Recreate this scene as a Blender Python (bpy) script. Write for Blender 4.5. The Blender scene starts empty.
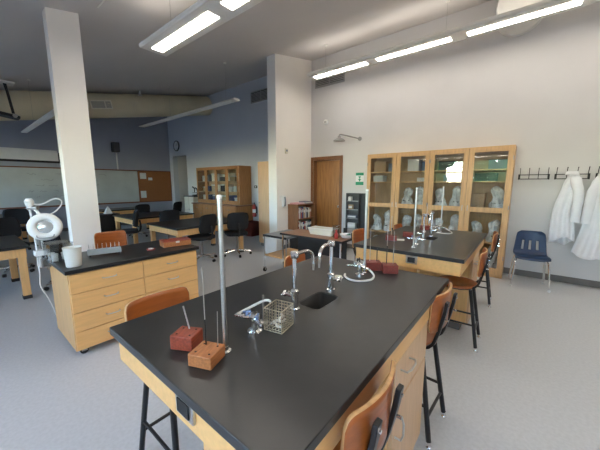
import bpy, bmesh, math, random
from mathutils import Vector, Matrix, noise
random.seed(7)
PI = math.pi
R = math.radians
scene = bpy.context.scene
C = scene.collection

# ------------------------------------------------------------------ camera
CAM_H, PITCH, YAW, FPX = 1.5, R(8.4), R(38.8), 281.5
cam = bpy.data.cameras.new('camera')
cam.sensor_width = 36.0
cam.lens = FPX / 600 * 36.0
cam.clip_start = 0.02
camo = bpy.data.objects.new('camera', cam)
C.objects.link(camo)
camo.location = (0, 0, CAM_H)
camo.rotation_euler = (PI / 2 - PITCH, 0, YAW)
scene.camera = camo

# ------------------------------------------------------------------ sky, exposure
w = bpy.data.worlds.new('sky'); scene.world = w; w.use_nodes = True
nt = w.node_tree
sky = nt.nodes.new('ShaderNodeTexSky')
sky.sky_type = 'NISHITA'; sky.sun_disc = False
sky.sun_elevation = R(42); sky.sun_rotation = R(20)
sky.air_density = 1.0; sky.dust_density = .6
bg = nt.nodes['Background']
nt.links.new(sky.outputs[0], bg.inputs[0])
bg.inputs[1].default_value = 3.0
scene.view_settings.view_transform = 'Standard'
scene.view_settings.look = 'None'
scene.view_settings.gamma = 1.0
scene.view_settings.use_curve_mapping = False
scene.view_settings.exposure = 0.95
LAMP = 10.8; UP = 3.8          # luminance of the lit tube diffusers


def portal(name, loc, rot, sx, sy):          # guides sky sampling through a window opening
    l = bpy.data.lights.new(name, 'AREA'); l.shape = 'RECTANGLE'; l.size = sx; l.size_y = sy
    l.cycles.is_portal = True
    o = bpy.data.objects.new(name, l); C.objects.link(o); o.location = loc; o.rotation_euler = rot
    return o


portal('window_portal', (-.5, -3.35, 1.99), (R(90), 0, PI), 7.1, 1.05)
portal('window_portal', (-8.9, -3.35, 1.99), (R(90), 0, PI), 4.3, 1.05)


def G(px, py, z):                            # where the ray of a photo pixel meets the height z
    fw = Vector((-math.sin(YAW) * math.cos(PITCH), math.cos(YAW) * math.cos(PITCH), -math.sin(PITCH)))
    rt = Vector((math.cos(YAW), math.sin(YAW), 0)); up = rt.cross(fw)
    r = fw + (px - 300) / FPX * rt - (py - 225) / FPX * up
    t = (z - CAM_H) / r.z
    return Vector((0, 0, CAM_H)) + t * r


# ------------------------------------------------------------------ materials
MATS = {}


def mat(name, col, rough=.5, metal=0.0, var=0.0, scale=8.0, stretch=(1, 1, 1), bump=0.0, bscale=None,
        spec=.5, coat=0.0, alpha=1.0, trans=0.0, col2=None, detail=4.0, ior=1.45):
    m = bpy.data.materials.new(name); m.use_nodes = True
    n = m.node_tree.nodes; L = m.node_tree.links
    b = n['Principled BSDF']
    b.inputs['Roughness'].default_value = rough
    b.inputs['Metallic'].default_value = metal
    b.inputs['Specular IOR Level'].default_value = spec
    b.inputs['Coat Weight'].default_value = coat
    b.inputs['Coat Roughness'].default_value = .15
    b.inputs['Alpha'].default_value = alpha
    b.inputs['Transmission Weight'].default_value = trans
    b.inputs['IOR'].default_value = ior
    tc = n.new('ShaderNodeTexCoord'); mp = n.new('ShaderNodeMapping')
    mp.inputs['Scale'].default_value = stretch
    L.new(tc.outputs['Object'], mp.inputs['Vector'])
    nz = n.new('ShaderNodeTexNoise'); nz.inputs['Scale'].default_value = scale; nz.inputs['Detail'].default_value = detail
    L.new(mp.outputs[0], nz.inputs['Vector'])
    cr = n.new('ShaderNodeValToRGB')
    c2 = col2 if col2 else tuple(c * (1 - var) for c in col)
    cr.color_ramp.elements[0].position = .35; cr.color_ramp.elements[1].position = .65
    cr.color_ramp.elements[0].color = (*c2, 1)
    cr.color_ramp.elements[1].color = (*[min(1, c * (1 + var * .4)) for c in col], 1)
    L.new(nz.outputs['Fac'], cr.inputs[0]); L.new(cr.outputs[0], b.inputs['Base Color'])
    if bump:
        nb = n.new('ShaderNodeTexNoise'); nb.inputs['Scale'].default_value = bscale or scale
        nb.inputs['Detail'].default_value = 3
        L.new(mp.outputs[0], nb.inputs['Vector'])
        bp = n.new('ShaderNodeBump'); bp.inputs['Strength'].default_value = bump; bp.inputs['Distance'].default_value = .01
        L.new(nb.outputs['Fac'], bp.inputs['Height']); L.new(bp.outputs[0], b.inputs['Normal'])
    MATS[name] = m
    return m


def emit(name, col, s):
    m = bpy.data.materials.new(name); m.use_nodes = True
    b = m.node_tree.nodes['Principled BSDF']
    b.inputs['Base Color'].default_value = (.9, .9, .88, 1)
    b.inputs['Emission Color'].default_value = (*col, 1); b.inputs['Emission Strength'].default_value = s
    MATS[name] = m


def thin_glass(name, tint=(.93, .96, .95), refl=1.0, base=.04):
    m = bpy.data.materials.new(name); m.use_nodes = True
    n = m.node_tree.nodes; L = m.node_tree.links
    n.remove(n['Principled BSDF'])
    t = n.new('ShaderNodeBsdfTransparent'); t.inputs[0].default_value = (*tint, 1)
    g = n.new('ShaderNodeBsdfGlossy'); g.inputs['Roughness'].default_value = .015
    lw = n.new('ShaderNodeLayerWeight'); lw.inputs[0].default_value = .5      # Schlick, same from both faces
    fr = n.new('ShaderNodeMath'); fr.operation = 'POWER'; fr.inputs[1].default_value = 5.0
    L.new(lw.outputs['Facing'], fr.inputs[0])
    mt = n.new('ShaderNodeMath'); mt.operation = 'MULTIPLY_ADD'; mt.inputs[1].default_value = refl; mt.inputs[2].default_value = base
    mx = n.new('ShaderNodeMixShader')
    L.new(fr.outputs[0], mt.inputs[0]); L.new(mt.outputs[0], mx.inputs[0])
    L.new(t.outputs[0], mx.inputs[1]); L.new(g.outputs[0], mx.inputs[2])
    L.new(mx.outputs[0], n['Material Output'].inputs[0])
    MATS[name] = m


mat('paint', (.63, .61, .59), .75, var=.03, scale=1.5, bump=.05, bscale=120)
mat('blue_grey_paint', (.36, .375, .43), .75, var=.04, scale=1.5, bump=.05, bscale=120)
mat('pale_grey_paint', (.56, .58, .62), .75, var=.03, scale=1.5, bump=.05, bscale=120)
mat('ceiling_paint', (.64, .61, .59), .85, var=.04, scale=.8, bump=.06, bscale=150)
mat('column_paint', (.86, .815, .755), .6, var=.02, scale=2, bump=.04, bscale=90)
mat('floor_vinyl', (.53, .537, .54), .32, var=.07, scale=45, detail=8, spec=.45, bump=.02, bscale=30)
mat('base_rubber', (.16, .145, .13), .6, var=.1)
mat('maple', (.74, .42, .165), .42, var=.10, scale=5, stretch=(9, 9, .9), coat=.15)
mat('maple_drawer', (.80, .45, .165), .42, var=.07, scale=5, stretch=(9, .9, 9), coat=.15)
mat('maple_door', (.66, .41, .22), .42, var=.08, scale=5, stretch=(9, 9, .8), coat=.15)
mat('oak_far', (.44, .205, .075), .5, var=.2, scale=5, stretch=(9, 9, .9))
mat('cabinet_birch', (.64, .38, .17), .45, var=.14, scale=5, stretch=(10, 10, .8), coat=.1)
mat('cabinet_inside', (.50, .33, .18), .6, var=.12, scale=5, stretch=(10, 10, .8))
mat('door_wood', (.40, .18, .055), .4, var=.25, scale=4, stretch=(8, 8, .7), coat=.2)
mat('door_frame_wood', (.21, .085, .03), .45, var=.25, scale=5, stretch=(8, 8, .8))
mat('shelf_wood', (.27, .12, .05), .5, var=.25, scale=5, stretch=(8, 8, .8))
mat('walnut_top', (.27, .125, .062), .38, var=.2, scale=5, stretch=(.8, 9, 9))
mat('stool_ply', (.35, .092, .017), .33, var=.18, scale=5, stretch=(9, .8, 9), coat=.15)
mat('ply_edge', (.60, .33, .14), .45, var=.2, scale=30)
mat('epoxy_black', (.024, .024, .024), .30, var=.10, scale=14, spec=.5, bump=.02, bscale=160)
mat('black_laminate', (.013, .013, .014), .33, var=.1)
mat('black_steel', (.012, .012, .013), .35, spec=.5, var=.1)
mat('black_plastic', (.016, .016, .017), .55, var=.15)
mat('black_fabric', (.013, .013, .015), .85, var=.25, scale=200)
mat('chrome', (.80, .80, .80), .13, metal=1, var=.04)
mat('brushed_steel', (.62, .61, .58), .32, metal=1, var=.1, scale=30, stretch=(1, 1, 20))
mat('dull_metal', (.36, .35, .33), .4, metal=1, var=.15)
mat('brass_wire', (.62, .55, .42), .35, metal=1, var=.2)
mat('white_plastic', (.80, .79, .76), .4, var=.03)
mat('cream_plastic', (.74, .69, .56), .45, var=.05)
mat('milk_plastic', (.80, .78, .70), .35, var=.03)
mat('lamp_housing', (.80, .785, .73), .4, var=.03)
mat('duct_tan', (.66, .58, .40), .6, var=.08, scale=2)
mat('red_block', (.30, .055, .025), .45, var=.3, scale=20, stretch=(6, 1, 6), coat=.15)
mat('orange_block', (.47, .17, .055), .45, var=.25, scale=20, stretch=(6, 1, 6), coat=.15)
mat('dark_red_block', (.20, .032, .02), .45, var=.3, scale=20, stretch=(6, 1, 6), coat=.15)
mat('sink_black', (.006, .006, .006), .5)
mat('hole_dark', (.02, .01, .008), .8)
mat('red_paint', (.38, .03, .02), .45, var=.1)
mat('maroon_box', (.12, .018, .012), .6, var=.2)
mat('blue_plastic', (.013, .035, .09), .35, var=.1)
mat('blue_valve', (.22, .30, .5), .3, metal=.6)
mat('yellow_plastic', (.75, .60, .03), .5)
mat('green_sign', (.01, .28, .14), .5)
mat('sign_white', (.78, .80, .79), .5)
mat('whiteboard', (.50, .52, .50), .3, var=.10, scale=1.6, detail=8)
mat('corkboard', (.36, .14, .05), .85, var=.18, scale=40, bump=.1)
mat('board_trim', (.22, .075, .035), .5, var=.2)
mat('paper', (.75, .75, .72), .8, var=.03)
mat('coat_cloth', (.82, .81, .82), .9, var=.03, scale=12, bump=.15, bscale=14)
mat('grey_metal', (.22, .23, .23), .5, var=.1)
mat('dark_grille', (.07, .07, .07), .6)
mat('rack_dark', (.06, .06, .06), .5)
mat('grille_slat', (.34, .33, .32), .5)
mat('iron_hook', (.02, .019, .018), .5)
mat('cover_plastic', (.95, .97, .96), .22, var=.35, scale=11, alpha=.78, bump=.6, bscale=16)
mat('scope_white', (.70, .70, .66), .4)
mat('card_brown', (.40, .26, .14), .8, var=.1)
mat('rubber_hose', (.62, .60, .55), .5, var=.05)
mat('rack_grey', (.27, .31, .31), .5, var=.08)
mat('foliage', (.09, .17, .055), .7, var=.6, scale=6, bump=.8, bscale=9)
mat('bark', (.10, .07, .05), .9, var=.3)
mat('grey_pavement', (.22, .22, .22), .9, var=.4, scale=3)  # grey pavement outdoors, coloured so daylight bouncing off it adds no green
mat('lens_mirror', (.55, .58, .58), .12, metal=.6)
mat('pink_cover', (.62, .22, .25), .6); mat('grey_cover', (.20, .22, .26), .6); mat('blue_cover', (.06, .08, .20), .6)
mat('white_cover', (.62, .62, .58), .6); mat('black_cover', (.02, .02, .022), .5); mat('tan_cover', (.45, .33, .2), .6)
mat('red_cover', (.33, .06, .05), .6); mat('green_cover', (.07, .17, .12), .6)
emit('tube_lens', (1.0, .92, .81), LAMP)
emit('uplight_lens', (1.0, .92, .81), UP)
thin_glass('cabinet_glass', (.95, .965, .955), .9, .045)
thin_glass('window_glass', (.97, .985, .985), .9, .03)
thin_glass('clear_plastic', (.86, .88, .88), .9, .05)


# ------------------------------------------------------------------ mesh helpers
class MB:
    def __init__(s): s.v = []; s.f = []

    def add(s, vs, fs, M=None):
        k = len(s.v)
        s.v += [tuple(M @ Vector(p)) if M else tuple(p) for p in vs]
        s.f += [tuple(i + k for i in f) for f in fs]
        return s

    def box(s, x0, y0, z0, x1, y1, z1, M=None):
        x0, x1 = min(x0, x1), max(x0, x1); y0, y1 = min(y0, y1), max(y0, y1); z0, z1 = min(z0, z1), max(z0, z1)
        return s.add([(x0, y0, z0), (x1, y0, z0), (x1, y1, z0), (x0, y1, z0), (x0, y0, z1), (x1, y0, z1), (x1, y1, z1), (x0, y1, z1)],
                     [(0, 3, 2, 1), (4, 5, 6, 7), (0, 1, 5, 4), (1, 2, 6, 5), (2, 3, 7, 6), (3, 0, 4, 7)], M)

    def cyl(s, a, b, r0, r1=None, n=14, M=None):
        a, b = Vector(a), Vector(b); r1 = r0 if r1 is None else r1
        d = (b - a).normalized(); u = d.orthogonal().normalized(); q = d.cross(u)
        vs = []
        for p, r in ((a, r0), (b, r1)):
            vs += [p + (u * math.cos(2 * PI * i / n) + q * math.sin(2 * PI * i / n)) * r for i in range(n)]
        fs = [(i, (i + 1) % n, n + (i + 1) % n, n + i) for i in range(n)] + [tuple(range(n - 1, -1, -1)), tuple(range(n, 2 * n))]
        return s.add(vs, fs, M)

    def tube(s, pts, r, n=8, closed=False, smooth=0, M=None, flat=None):
        P = [Vector(p) for p in pts]
        for _ in range(smooth):
            Q = [] if closed else [P[0]]
            m = len(P)
            for i in range(m if closed else m - 1):
                a, b = P[i], P[(i + 1) % m]
                Q += [a.lerp(b, .25), a.lerp(b, .75)]
            if not closed: Q.append(P[-1])
            P = Q
        m = len(P); vs = []; fs = []
        t0 = (P[1] - P[0]).normalized(); u = t0.orthogonal().normalized()
        for i in range(m):
            t = (P[(i + 1) % m] - P[i - 1]) if closed else (P[min(i + 1, m - 1)] - P[max(i - 1, 0)])
            t.normalize()
            u = (u - t * u.dot(t)).normalized(); q = t.cross(u)
            for k in range(n):
                a = 2 * PI * k / n
                vs.append(P[i] + u * math.cos(a) * r + q * math.sin(a) * r)
        for i in range(m if closed else m - 1):
            j = (i + 1) % m
            for k in range(n):
                fs.append((i * n + k, i * n + (k + 1) % n, j * n + (k + 1) % n, j * n + k))
        if not closed:
            fs += [tuple(range(n - 1, -1, -1)), tuple(range((m - 1) * n, m * n))]
        return s.add(vs, fs, M)

    def lathe(s, prof, c=(0, 0, 0), n=24, M=None):
        c = Vector(c); vs = []; fs = []
        for r, z in prof:
            vs += [c + Vector((max(r, 1e-4) * math.cos(2 * PI * i / n), max(r, 1e-4) * math.sin(2 * PI * i / n), z)) for i in range(n)]
        for j in range(len(prof) - 1):
            fs += [(j * n + i, j * n + (i + 1) % n, (j + 1) * n + (i + 1) % n, (j + 1) * n + i) for i in range(n)]
        fs += [tuple(range(n - 1, -1, -1)), tuple(range((len(prof) - 1) * n, len(prof) * n))]
        return s.add(vs, fs, M)

    def prism(s, poly, fn, a, b, M=None):          # poly 2-D, fn(u,v,w)->xyz, extruded from w=a to w=b
        n = len(poly)
        vs = [fn(u, v, a) for u, v in poly] + [fn(u, v, b) for u, v in poly]
        fs = [(i, (i + 1) % n, n + (i + 1) % n, n + i) for i in range(n)] + [tuple(range(n - 1, -1, -1)), tuple(range(n, 2 * n))]
        return s.add(vs, fs, M)

    def grid(s, fn, nu, nv, M=None, skip=None):
        vs = [fn(i / nu, j / nv) for j in range(nv + 1) for i in range(nu + 1)]
        fs = [(j * (nu + 1) + i, j * (nu + 1) + i + 1, (j + 1) * (nu + 1) + i + 1, (j + 1) * (nu + 1) + i)
              for j in range(nv) for i in range(nu) if not (skip and skip(i, j))]
        return s.add(vs, fs, M)

    def build(s, name, m, parent=None, bevel=0, loc=None, rot=None, solid=0, sub=0, seg=2, angle=35):
        me = bpy.data.meshes.new(name); me.from_pydata(s.v, [], s.f); me.update()
        bm = bmesh.new(); bm.from_mesh(me)
        bmesh.ops.recalc_face_normals(bm, faces=bm.faces)
        bm.to_mesh(me); bm.free()
        me.shade_smooth(); me.set_sharp_from_angle(angle=R(angle))
        me.materials.append(MATS[m])
        o = bpy.data.objects.new(name, me); C.objects.link(o)
        if parent: o.parent = parent
        if loc: o.location = loc
        if rot: o.rotation_euler = rot
        if solid:
            q = o.modifiers.new('solid', 'SOLIDIFY'); q.thickness = solid; q.offset = 0
        if bevel:
            q = o.modifiers.new('bevel', 'BEVEL'); q.width = bevel; q.segments = seg; q.limit_method = 'ANGLE'; q.angle_limit = R(40)
        if sub:
            q = o.modifiers.new('sub', 'SUBSURF'); q.levels = sub; q.render_levels = sub
        return o


def box(*a, **k): return MB().box(*a, **k)


def rrect(w, h, r, n=5):                            # rounded rectangle outline centred on the origin
    p = []
    for cx, cy, a0 in ((w / 2 - r, h / 2 - r, 0), (-w / 2 + r, h / 2 - r, 90), (-w / 2 + r, -h / 2 + r, 180), (w / 2 - r, -h / 2 + r, 270)):
        for i in range(n + 1):
            a = R(a0 + 90 * i / n); p.append((cx + r * math.cos(a), cy + r * math.sin(a)))
    return p


def tag(o, label, cat, group=None):
    o['label'] = label; o['category'] = cat
    if group: o['group'] = group
    return o


def thing(name, label, cat, loc=(0, 0, 0), rz=0, group=None):
    o = bpy.data.objects.new(name, None); C.objects.link(o); o.empty_display_size = .05
    o.location = loc; o.rotation_euler = (0, 0, rz)
    return tag(o, label, cat, group)


def struct(o): o['kind'] = 'structure'; return o


def dup(root, loc, rz, label, group=None):
    def cp(o, par):
        c = o.copy(); C.objects.link(c); c.parent = par
        for ch in list(o.children): cp(ch, c)
        return c
    r = cp(root, None); r.location = loc; r.rotation_euler = (0, 0, rz); r['label'] = label
    if group: r['group'] = group
    return r


# ------------------------------------------------------------------ room shell
YW, XL, XR, YF = 5.75, -11.35, 3.5, -3.3      # back wall, left wall, right wall, window wall
XWING = -4.27
def ceil_z(y): return 3.22 + .2 * y


struct(box(XL - .2, YF - .2, -.1, XR + .2, YW + 1.6, 0).build('floor', 'floor_vinyl'))
m = MB(); T = .15
m.add([(XL - .2, YF - .2, ceil_z(YF - .2)), (XR + .2, YF - .2, ceil_z(YF - .2)), (XR + .2, YW + .2, ceil_z(YW + .2)), (XL - .2, YW + .2, ceil_z(YW + .2)),
       (XL - .2, YF - .2, ceil_z(YF - .2) + T), (XR + .2, YF - .2, ceil_z(YF - .2) + T), (XR + .2, YW + .2, ceil_z(YW + .2) + T), (XL - .2, YW + .2, ceil_z(YW + .2) + T)],
      [(0, 1, 2, 3), (4, 7, 6, 5), (0, 4, 5, 1), (1, 5, 6, 2), (2, 6, 7, 3), (3, 7, 4, 0)])
ceiling = struct(m.build('ceiling', 'ceiling_paint'))
m = MB()
for a, b in ((1.30, 1.315),):
    m.box(-4.0, a, ceil_z(a) - .006, XR, b, ceil_z(b) + .02)
struct(m.build('trim_1', 'lamp_housing'))

# back wall (plane y = YW) with a door opening and a far doorway
DX0, DX1, DZ = -4.20, -3.43, 2.065
OX0, OX1, OZ = -11.12, -10.08, 2.55
m = MB()
H = ceil_z(YW) + .03
m.box(XL, YW, 0, OX0, YW + .2, H); m.box(OX0, YW, OZ, OX1, YW + .2, H); m.box(OX1, YW, 0, XWING - .12, YW + .2, H)
struct(m.build('wall_far', 'pale_grey_paint'))
m = MB(); m.box(XWING - .12, YW, 0, DX0, YW + .2, H)
m.box(DX0, YW, DZ, DX1, YW + .2, H); m.box(DX1, YW, 0, XR + .2, YW + .2, H)
struct(m.build('wall_back', 'paint'))
m = MB()                                                 # alcove beyond the far doorway
m.box(OX0 - .15, YW + .2, 0, OX0, YW + 1.3, OZ + .1); m.box(OX1, YW + .2, 0, OX1 + .15, YW + 1.3, OZ + .1)
m.box(OX0 - .15, YW + 1.3, 0, OX1 + .15, YW + 1.4, OZ + .1); m.box(OX0 - .15, YW + .2, OZ + .1, OX1 + .15, YW + 1.4, OZ + .2)
struct(m.build('wall_alcove', 'paint'))
struct(MB().prism([(YF - .2, 0), (YW + .2, 0), (YW + .2, ceil_z(YW + .2) + .03), (YF - .2, ceil_z(YF - .2) + .03)], lambda u, v, q: (q, u, v), XL - .2, XL).build('wall_left', 'blue_grey_paint'))
struct(MB().prism([(YF - .2, 0), (YW + .2, 0), (YW + .2, ceil_z(YW + .2) + .03), (YF - .2, ceil_z(YF - .2) + .03)], lambda u, v, q: (q, u, v), XR, XR + .2).build('wall_right', 'paint'))
# window wall behind the camera
WX0, WX1, WZ0, WZ1 = -4.0, 3.0, 1.5, 2.48
m = MB(); HF = ceil_z(YF) + .03
VX0, VX1 = -11.0, -6.8                     # windows of the back room
m.box(XL, YF - .2, 0, VX0, YF, HF); m.box(VX1, YF - .2, 0, WX0, YF, HF); m.box(WX1, YF - .2, 0, XR, YF, HF)
for a, b in ((VX0, VX1), (WX0, WX1)):
    m.box(a, YF - .2, 0, b, YF, WZ0); m.box(a, YF - .2, WZ1, b, YF, HF)
struct(m.build('wall_front', 'paint'))
for i in range(7):
    x0, x1 = (WX0 + i * 1.75, WX0 + i * 1.75 + 1.75) if i < 4 else (VX0 + (i - 4) * 1.4, VX0 + (i - 3) * 1.4)
    m = MB(); t = .05
    m.box(x0, YF - .14, WZ0, x0 + t, YF - .04, WZ1); m.box(x1 - t, YF - .14, WZ0, x1, YF - .04, WZ1)
    m.box(x0 + t, YF - .14, WZ0, x1 - t, YF - .04, WZ0 + t); m.box(x0 + t, YF - .14, WZ1 - t, x1 - t, YF - .04, WZ1)
    m.box(x0 + t, YF - .12, 1.96, x1 - t, YF - .06, 2.0)
    wf = struct(m.build('window_%d' % (i + 1), 'black_steel'))
    box(x0 + t, YF - .095, WZ0 + t, x1 - t, YF - .089, 1.96).build('pane', 'window_glass', wf)
    box(x0 + t, YF - .095, 2.0, x1 - t, YF - .089, WZ1 - t).build('pane', 'window_glass', wf)
# wing wall and column
struct(MB().prism([(4.5, 0), (YW, 0), (YW, ceil_z(YW) + .02), (4.5, ceil_z(4.5) + .02)], lambda u, v, q: (q, u, v), XWING - .24, XWING).build('wall_wing', 'column_paint'))
struct(MB().prism([(.89, 0), (1.19, 0), (1.19, ceil_z(1.19) + .02), (.89, ceil_z(.89) + .02)], lambda u, v, q: (q, u, v), XWING - .15, XWING).build('column', 'column_paint'))
# baseboards
m = MB(); bh = .10
m.box(DX1 + .07, YW - .012, 0, XR, YW, bh)
struct(m.build('baseboard_back', 'base_rubber', bevel=.003))
m = MB(); m.box(OX1, YW - .012, 0, XWING - .24, YW, bh)
struct(m.build('baseboard_far', 'base_rubber', bevel=.003))
m = MB(); m.box(XWING, 4.5, 0, XWING + .012, YW, bh); m.box(XWING - .24, 4.488, 0, XWING + .012, 4.5, bh); m.box(XWING - .252, 4.488, 0, XWING - .24, YW - .012, bh)
struct(m.build('baseboard_wing', 'base_rubber', bevel=.003))
struct(box(XL, YF, 0, XL + .012, YW, bh).build('baseboard_left', 'base_rubber', bevel=.003))
m = MB(); m.box(XWING, .878, 0, XWING + .012, 1.202, bh); m.box(XWING - .162, .878, 0, XWING, .89, bh); m.box(XWING - .162, 1.19, 0, XWING, 1.202, bh); m.box(XWING - .162, .89, 0, XWING - .15, 1.19, bh)
struct(m.build('baseboard_column', 'base_rubber', bevel=.003))
# wooden door in the back wall
m = MB()
m.box(-4.262, YW - .02, 0, DX0, YW, DZ + .07); m.box(DX1, YW - .02, 0, DX1 + .07, YW, DZ + .07); m.box(DX0, YW - .02, DZ, DX1, YW, DZ + .07)
m.box(DX0, YW, 0, DX0 + .02, YW + .19, DZ); m.box(DX1 - .02, YW, 0, DX1, YW + .19, DZ); m.box(DX0 + .02, YW, DZ - .02, DX1 - .02, YW + .19, DZ)
door = struct(m.build('door_1', 'door_frame_wood', bevel=.004))
leaf = box(DX0 + .022, YW + .13, .01, DX1 - .022, YW + .17, DZ - .022).build('door_leaf', 'door_wood', door, bevel=.003)
k = MB(); k.lathe([(.028, 0), (.03, .006), (.012, .012), (.012, .03), (.026, .04), (.028, .055), (.015, .065)], M=Matrix.Translation((DX1 - .09, YW + .13, .95)) @ Matrix.Rotation(PI / 2, 4, 'X'))
k.build('door_knob', 'chrome', leaf)
# outdoors beyond the windows (seen only as reflections and light)
struct(box(-30, -60, -.25, 30, YF - .25, -.15).build('ground', 'grey_pavement'))
for i, (x, y, hh, rr, lb) in enumerate(((-5.2, -9, 4.4, 1.7, 'leafy green tree outside the classroom windows, farthest from the desks'), (-1.6, -8.2, 3.2, 1.15, 'small leafy green tree outside the middle windows'),
                                        (2.6, -10, 5.0, 1.8, 'tall leafy green tree outside the rightmost windows'))):
    t = thing('garden_tree', lb, 'tree', (x, y, -.15), 0, 'trees outside the windows')
    MB().tube([(0, 0, 0), (.05, .02, hh * .4), (0, 0, hh * .8)], .11, 8).build('trunk', 'bark', t)
    m = MB()
    for q in range(16):
        a = random.uniform(0, 2 * PI); d = random.uniform(.1, .8) * rr
        c = Vector((math.cos(a) * d, math.sin(a) * d, hh * .62 + random.uniform(-.5, .6) * rr)); s = random.uniform(.3, .55) * rr

        def fn(u, v, c=c, s=s):
            th = u * 2 * PI; ph = v * PI
            p = Vector((math.sin(ph) * math.cos(th), math.sin(ph) * math.sin(th), math.cos(ph)))
            return c + p * s * (1 + .35 * noise.noise((c + p * s) * 3.5))
        m.grid(fn, 18, 12)
    m.build('crown', 'foliage', t)

# ------------------------------------------------------------------ ceiling lights, duct, vents


def fixture(label, x0, x1, y, z, lenses, lit, wires, group, hw=.165, lw=.066, hk=1.0):
    t = thing('ceiling_light', label, 'light', ((x0 + x1) / 2, y, z), 0, group)
    cx = (x0 + x1) / 2
    prof = [(-hw, .012), (-hw + .012, 0), (hw - .012, 0), (hw, .012), (hw, .04), (hw * .75, .085), (hw * .35, .10), (-hw * .35, .10), (-hw * .75, .085), (-hw, .04)]
    prof = [(u, v * hk) for u, v in prof]
    MB().prism(prof, lambda u, v, q: (q, u, v), x0 - cx + .02, x1 - cx - .02).build('housing', 'lamp_housing', t)
    for a, b in ((x0 - cx, x0 - cx + .02), (x1 - cx - .02, x1 - cx)):
        MB().prism([(u * 1.02, v * 1.02) for u, v in prof], lambda u, v, q: (q, u, v), a, b).build('end_cap', 'lamp_housing', t, bevel=.004)
    for a, b in lenses:
        box(a - cx, -lw, -.005, b - cx, lw, .002).build('diffuser', 'tube_lens' if lit else 'white_plastic', t, bevel=.002)
        box(a - cx, -hw / 3, .099 * hk, b - cx, hw / 3, .1 * hk + .004).build('uplight_diffuser', 'uplight_lens' if lit else 'white_plastic', t, bevel=.002)
    for x in wires:
        MB().cyl((x - cx, 0, .095 * hk), (x - cx, 0, ceil_z(y) - z - .002), .0016, n=6).build('suspension_wire', 'dull_metal', t)
        MB().lathe([(.03, -.02), (.03, -.004), (.008, 0)], (x - cx, 0, ceil_z(y) - z - .0)).build('wire_canopy', 'lamp_housing', t)
    return t


fixture('long lit pendant light above the front lab table, nearest the drawer cabinet', -3.76, 3.1, 1.79, 3.1, ((-3.66, -2.5), (-2.3, -1.14), (-.94, .22), (.42, 1.58), (1.78, 2.94)), True, (-3.3, -1.2, .8), 'lit pendant lights')
fixture('long lit pendant light along the white wall above the glass cabinets', -3.74, 3.1, 5.05, 3.67, ((-3.66, -2.5), (-2.3, -1.12), (-.9, .3), (.5, 1.7), (1.88, 3.0)), True, (-3.4, -1.2, 1.0), 'lit pendant lights')
fixture('long lit pendant light nearest the windows, behind the camera', -3.76, 3.1, -1.47, 2.45, ((-3.66, -2.5), (-2.3, -1.14), (-.94, .22), (.42, 1.58), (1.78, 2.94)), True, (-3.3, -.4, 2.4), 'lit pendant lights')
fixture('unlit white pendant light in the dim back room near the clock wall', -9.4, -4.85, 3.95, 3.2, ((-9.3, -8.1), (-7.9, -6.7), (-6.5, -5.3)), False, (-7.6, -5.2), 'unlit pendant lights in the back room', .085, .05, .4)
fixture('unlit white pendant light behind the white column', -8.75, -5.3, 1.2, 2.6, ((-8.6, -7.4), (-7.2, -6.0)), False, (-7.6, -5.8), 'unlit pendant lights in the back room', .05, .035, .4)

t = thing('air_duct', 'tan round air duct running under the ceiling of the back room', 'duct', (-8.5, YF, ceil_z(YF) - .33))
L = YW - YF
d0 = Vector((0, .075, .015)); d1 = Vector((0, L - .075, (L - .075) * .2))
MB().cyl(d0, d1, .29, n=32).build('duct_pipe', 'duct_tan', t)
for yy in (1.6, 4.0, 6.0, 7.4):
    MB().cyl((0, yy, yy * .2), (0, yy + .04, yy * .2 + .008), .296, n=32).build('duct_band', 'duct_tan', t)
gy = 2.34 - YF; Mx = Matrix.Translation((.275, gy, gy * .2 - .02)) @ Matrix.Rotation(math.atan(.2), 4, 'X')
m = MB(); m.box(0, 0, -.1, .035, .46, -.075, Mx).box(0, 0, .075, .035, .46, .1, Mx).box(0, 0, -.075, .035, .02, .075, Mx).box(0, .44, -.075, .035, .46, .075, Mx).box(0, .3, -.075, .035, .32, .075, Mx)
gr = m.build('grille', 'cream_plastic', t)
for q in range(7):
    box(.005, .02, -.07 + q * .021, .02, .44, -.058 + q * .021, M=Mx).build('slat', 'grille_slat', gr)
box(-.01, .02, -.075, .004, .44, .075, M=Mx).build('grille_back', 'dark_grille', gr)
t = thing('sprinkler_head', 'small white sprinkler bracket above the tan duct', 'sprinkler', (-8.15, 3.45, ceil_z(3.45) - .004))
MB().cyl((0, 0, 0), (0, 0, -.10), .018, n=10).build('pipe', 'lamp_housing', t)
MB().lathe([(.05, -.13), (.055, -.12), (.02, -.10)]).build('deflector', 'lamp_housing', t)
t = thing('round_vent', 'big white round duct stub on the wall above the second pendant light', 'vent', (-.33, YW, 4.03))
MB().lathe([(.28, .002), (.28, .40), (.262, .43), (.245, .43)], n=36, M=Matrix.Rotation(PI / 2, 4, 'X')).build('duct_stub', 'lamp_housing', t)
MB().lathe([(.30, .001), (.30, .02), (.281, .03)], n=36, M=Matrix.Rotation(PI / 2, 4, 'X')).build('wall_collar', 'lamp_housing', t)


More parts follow.
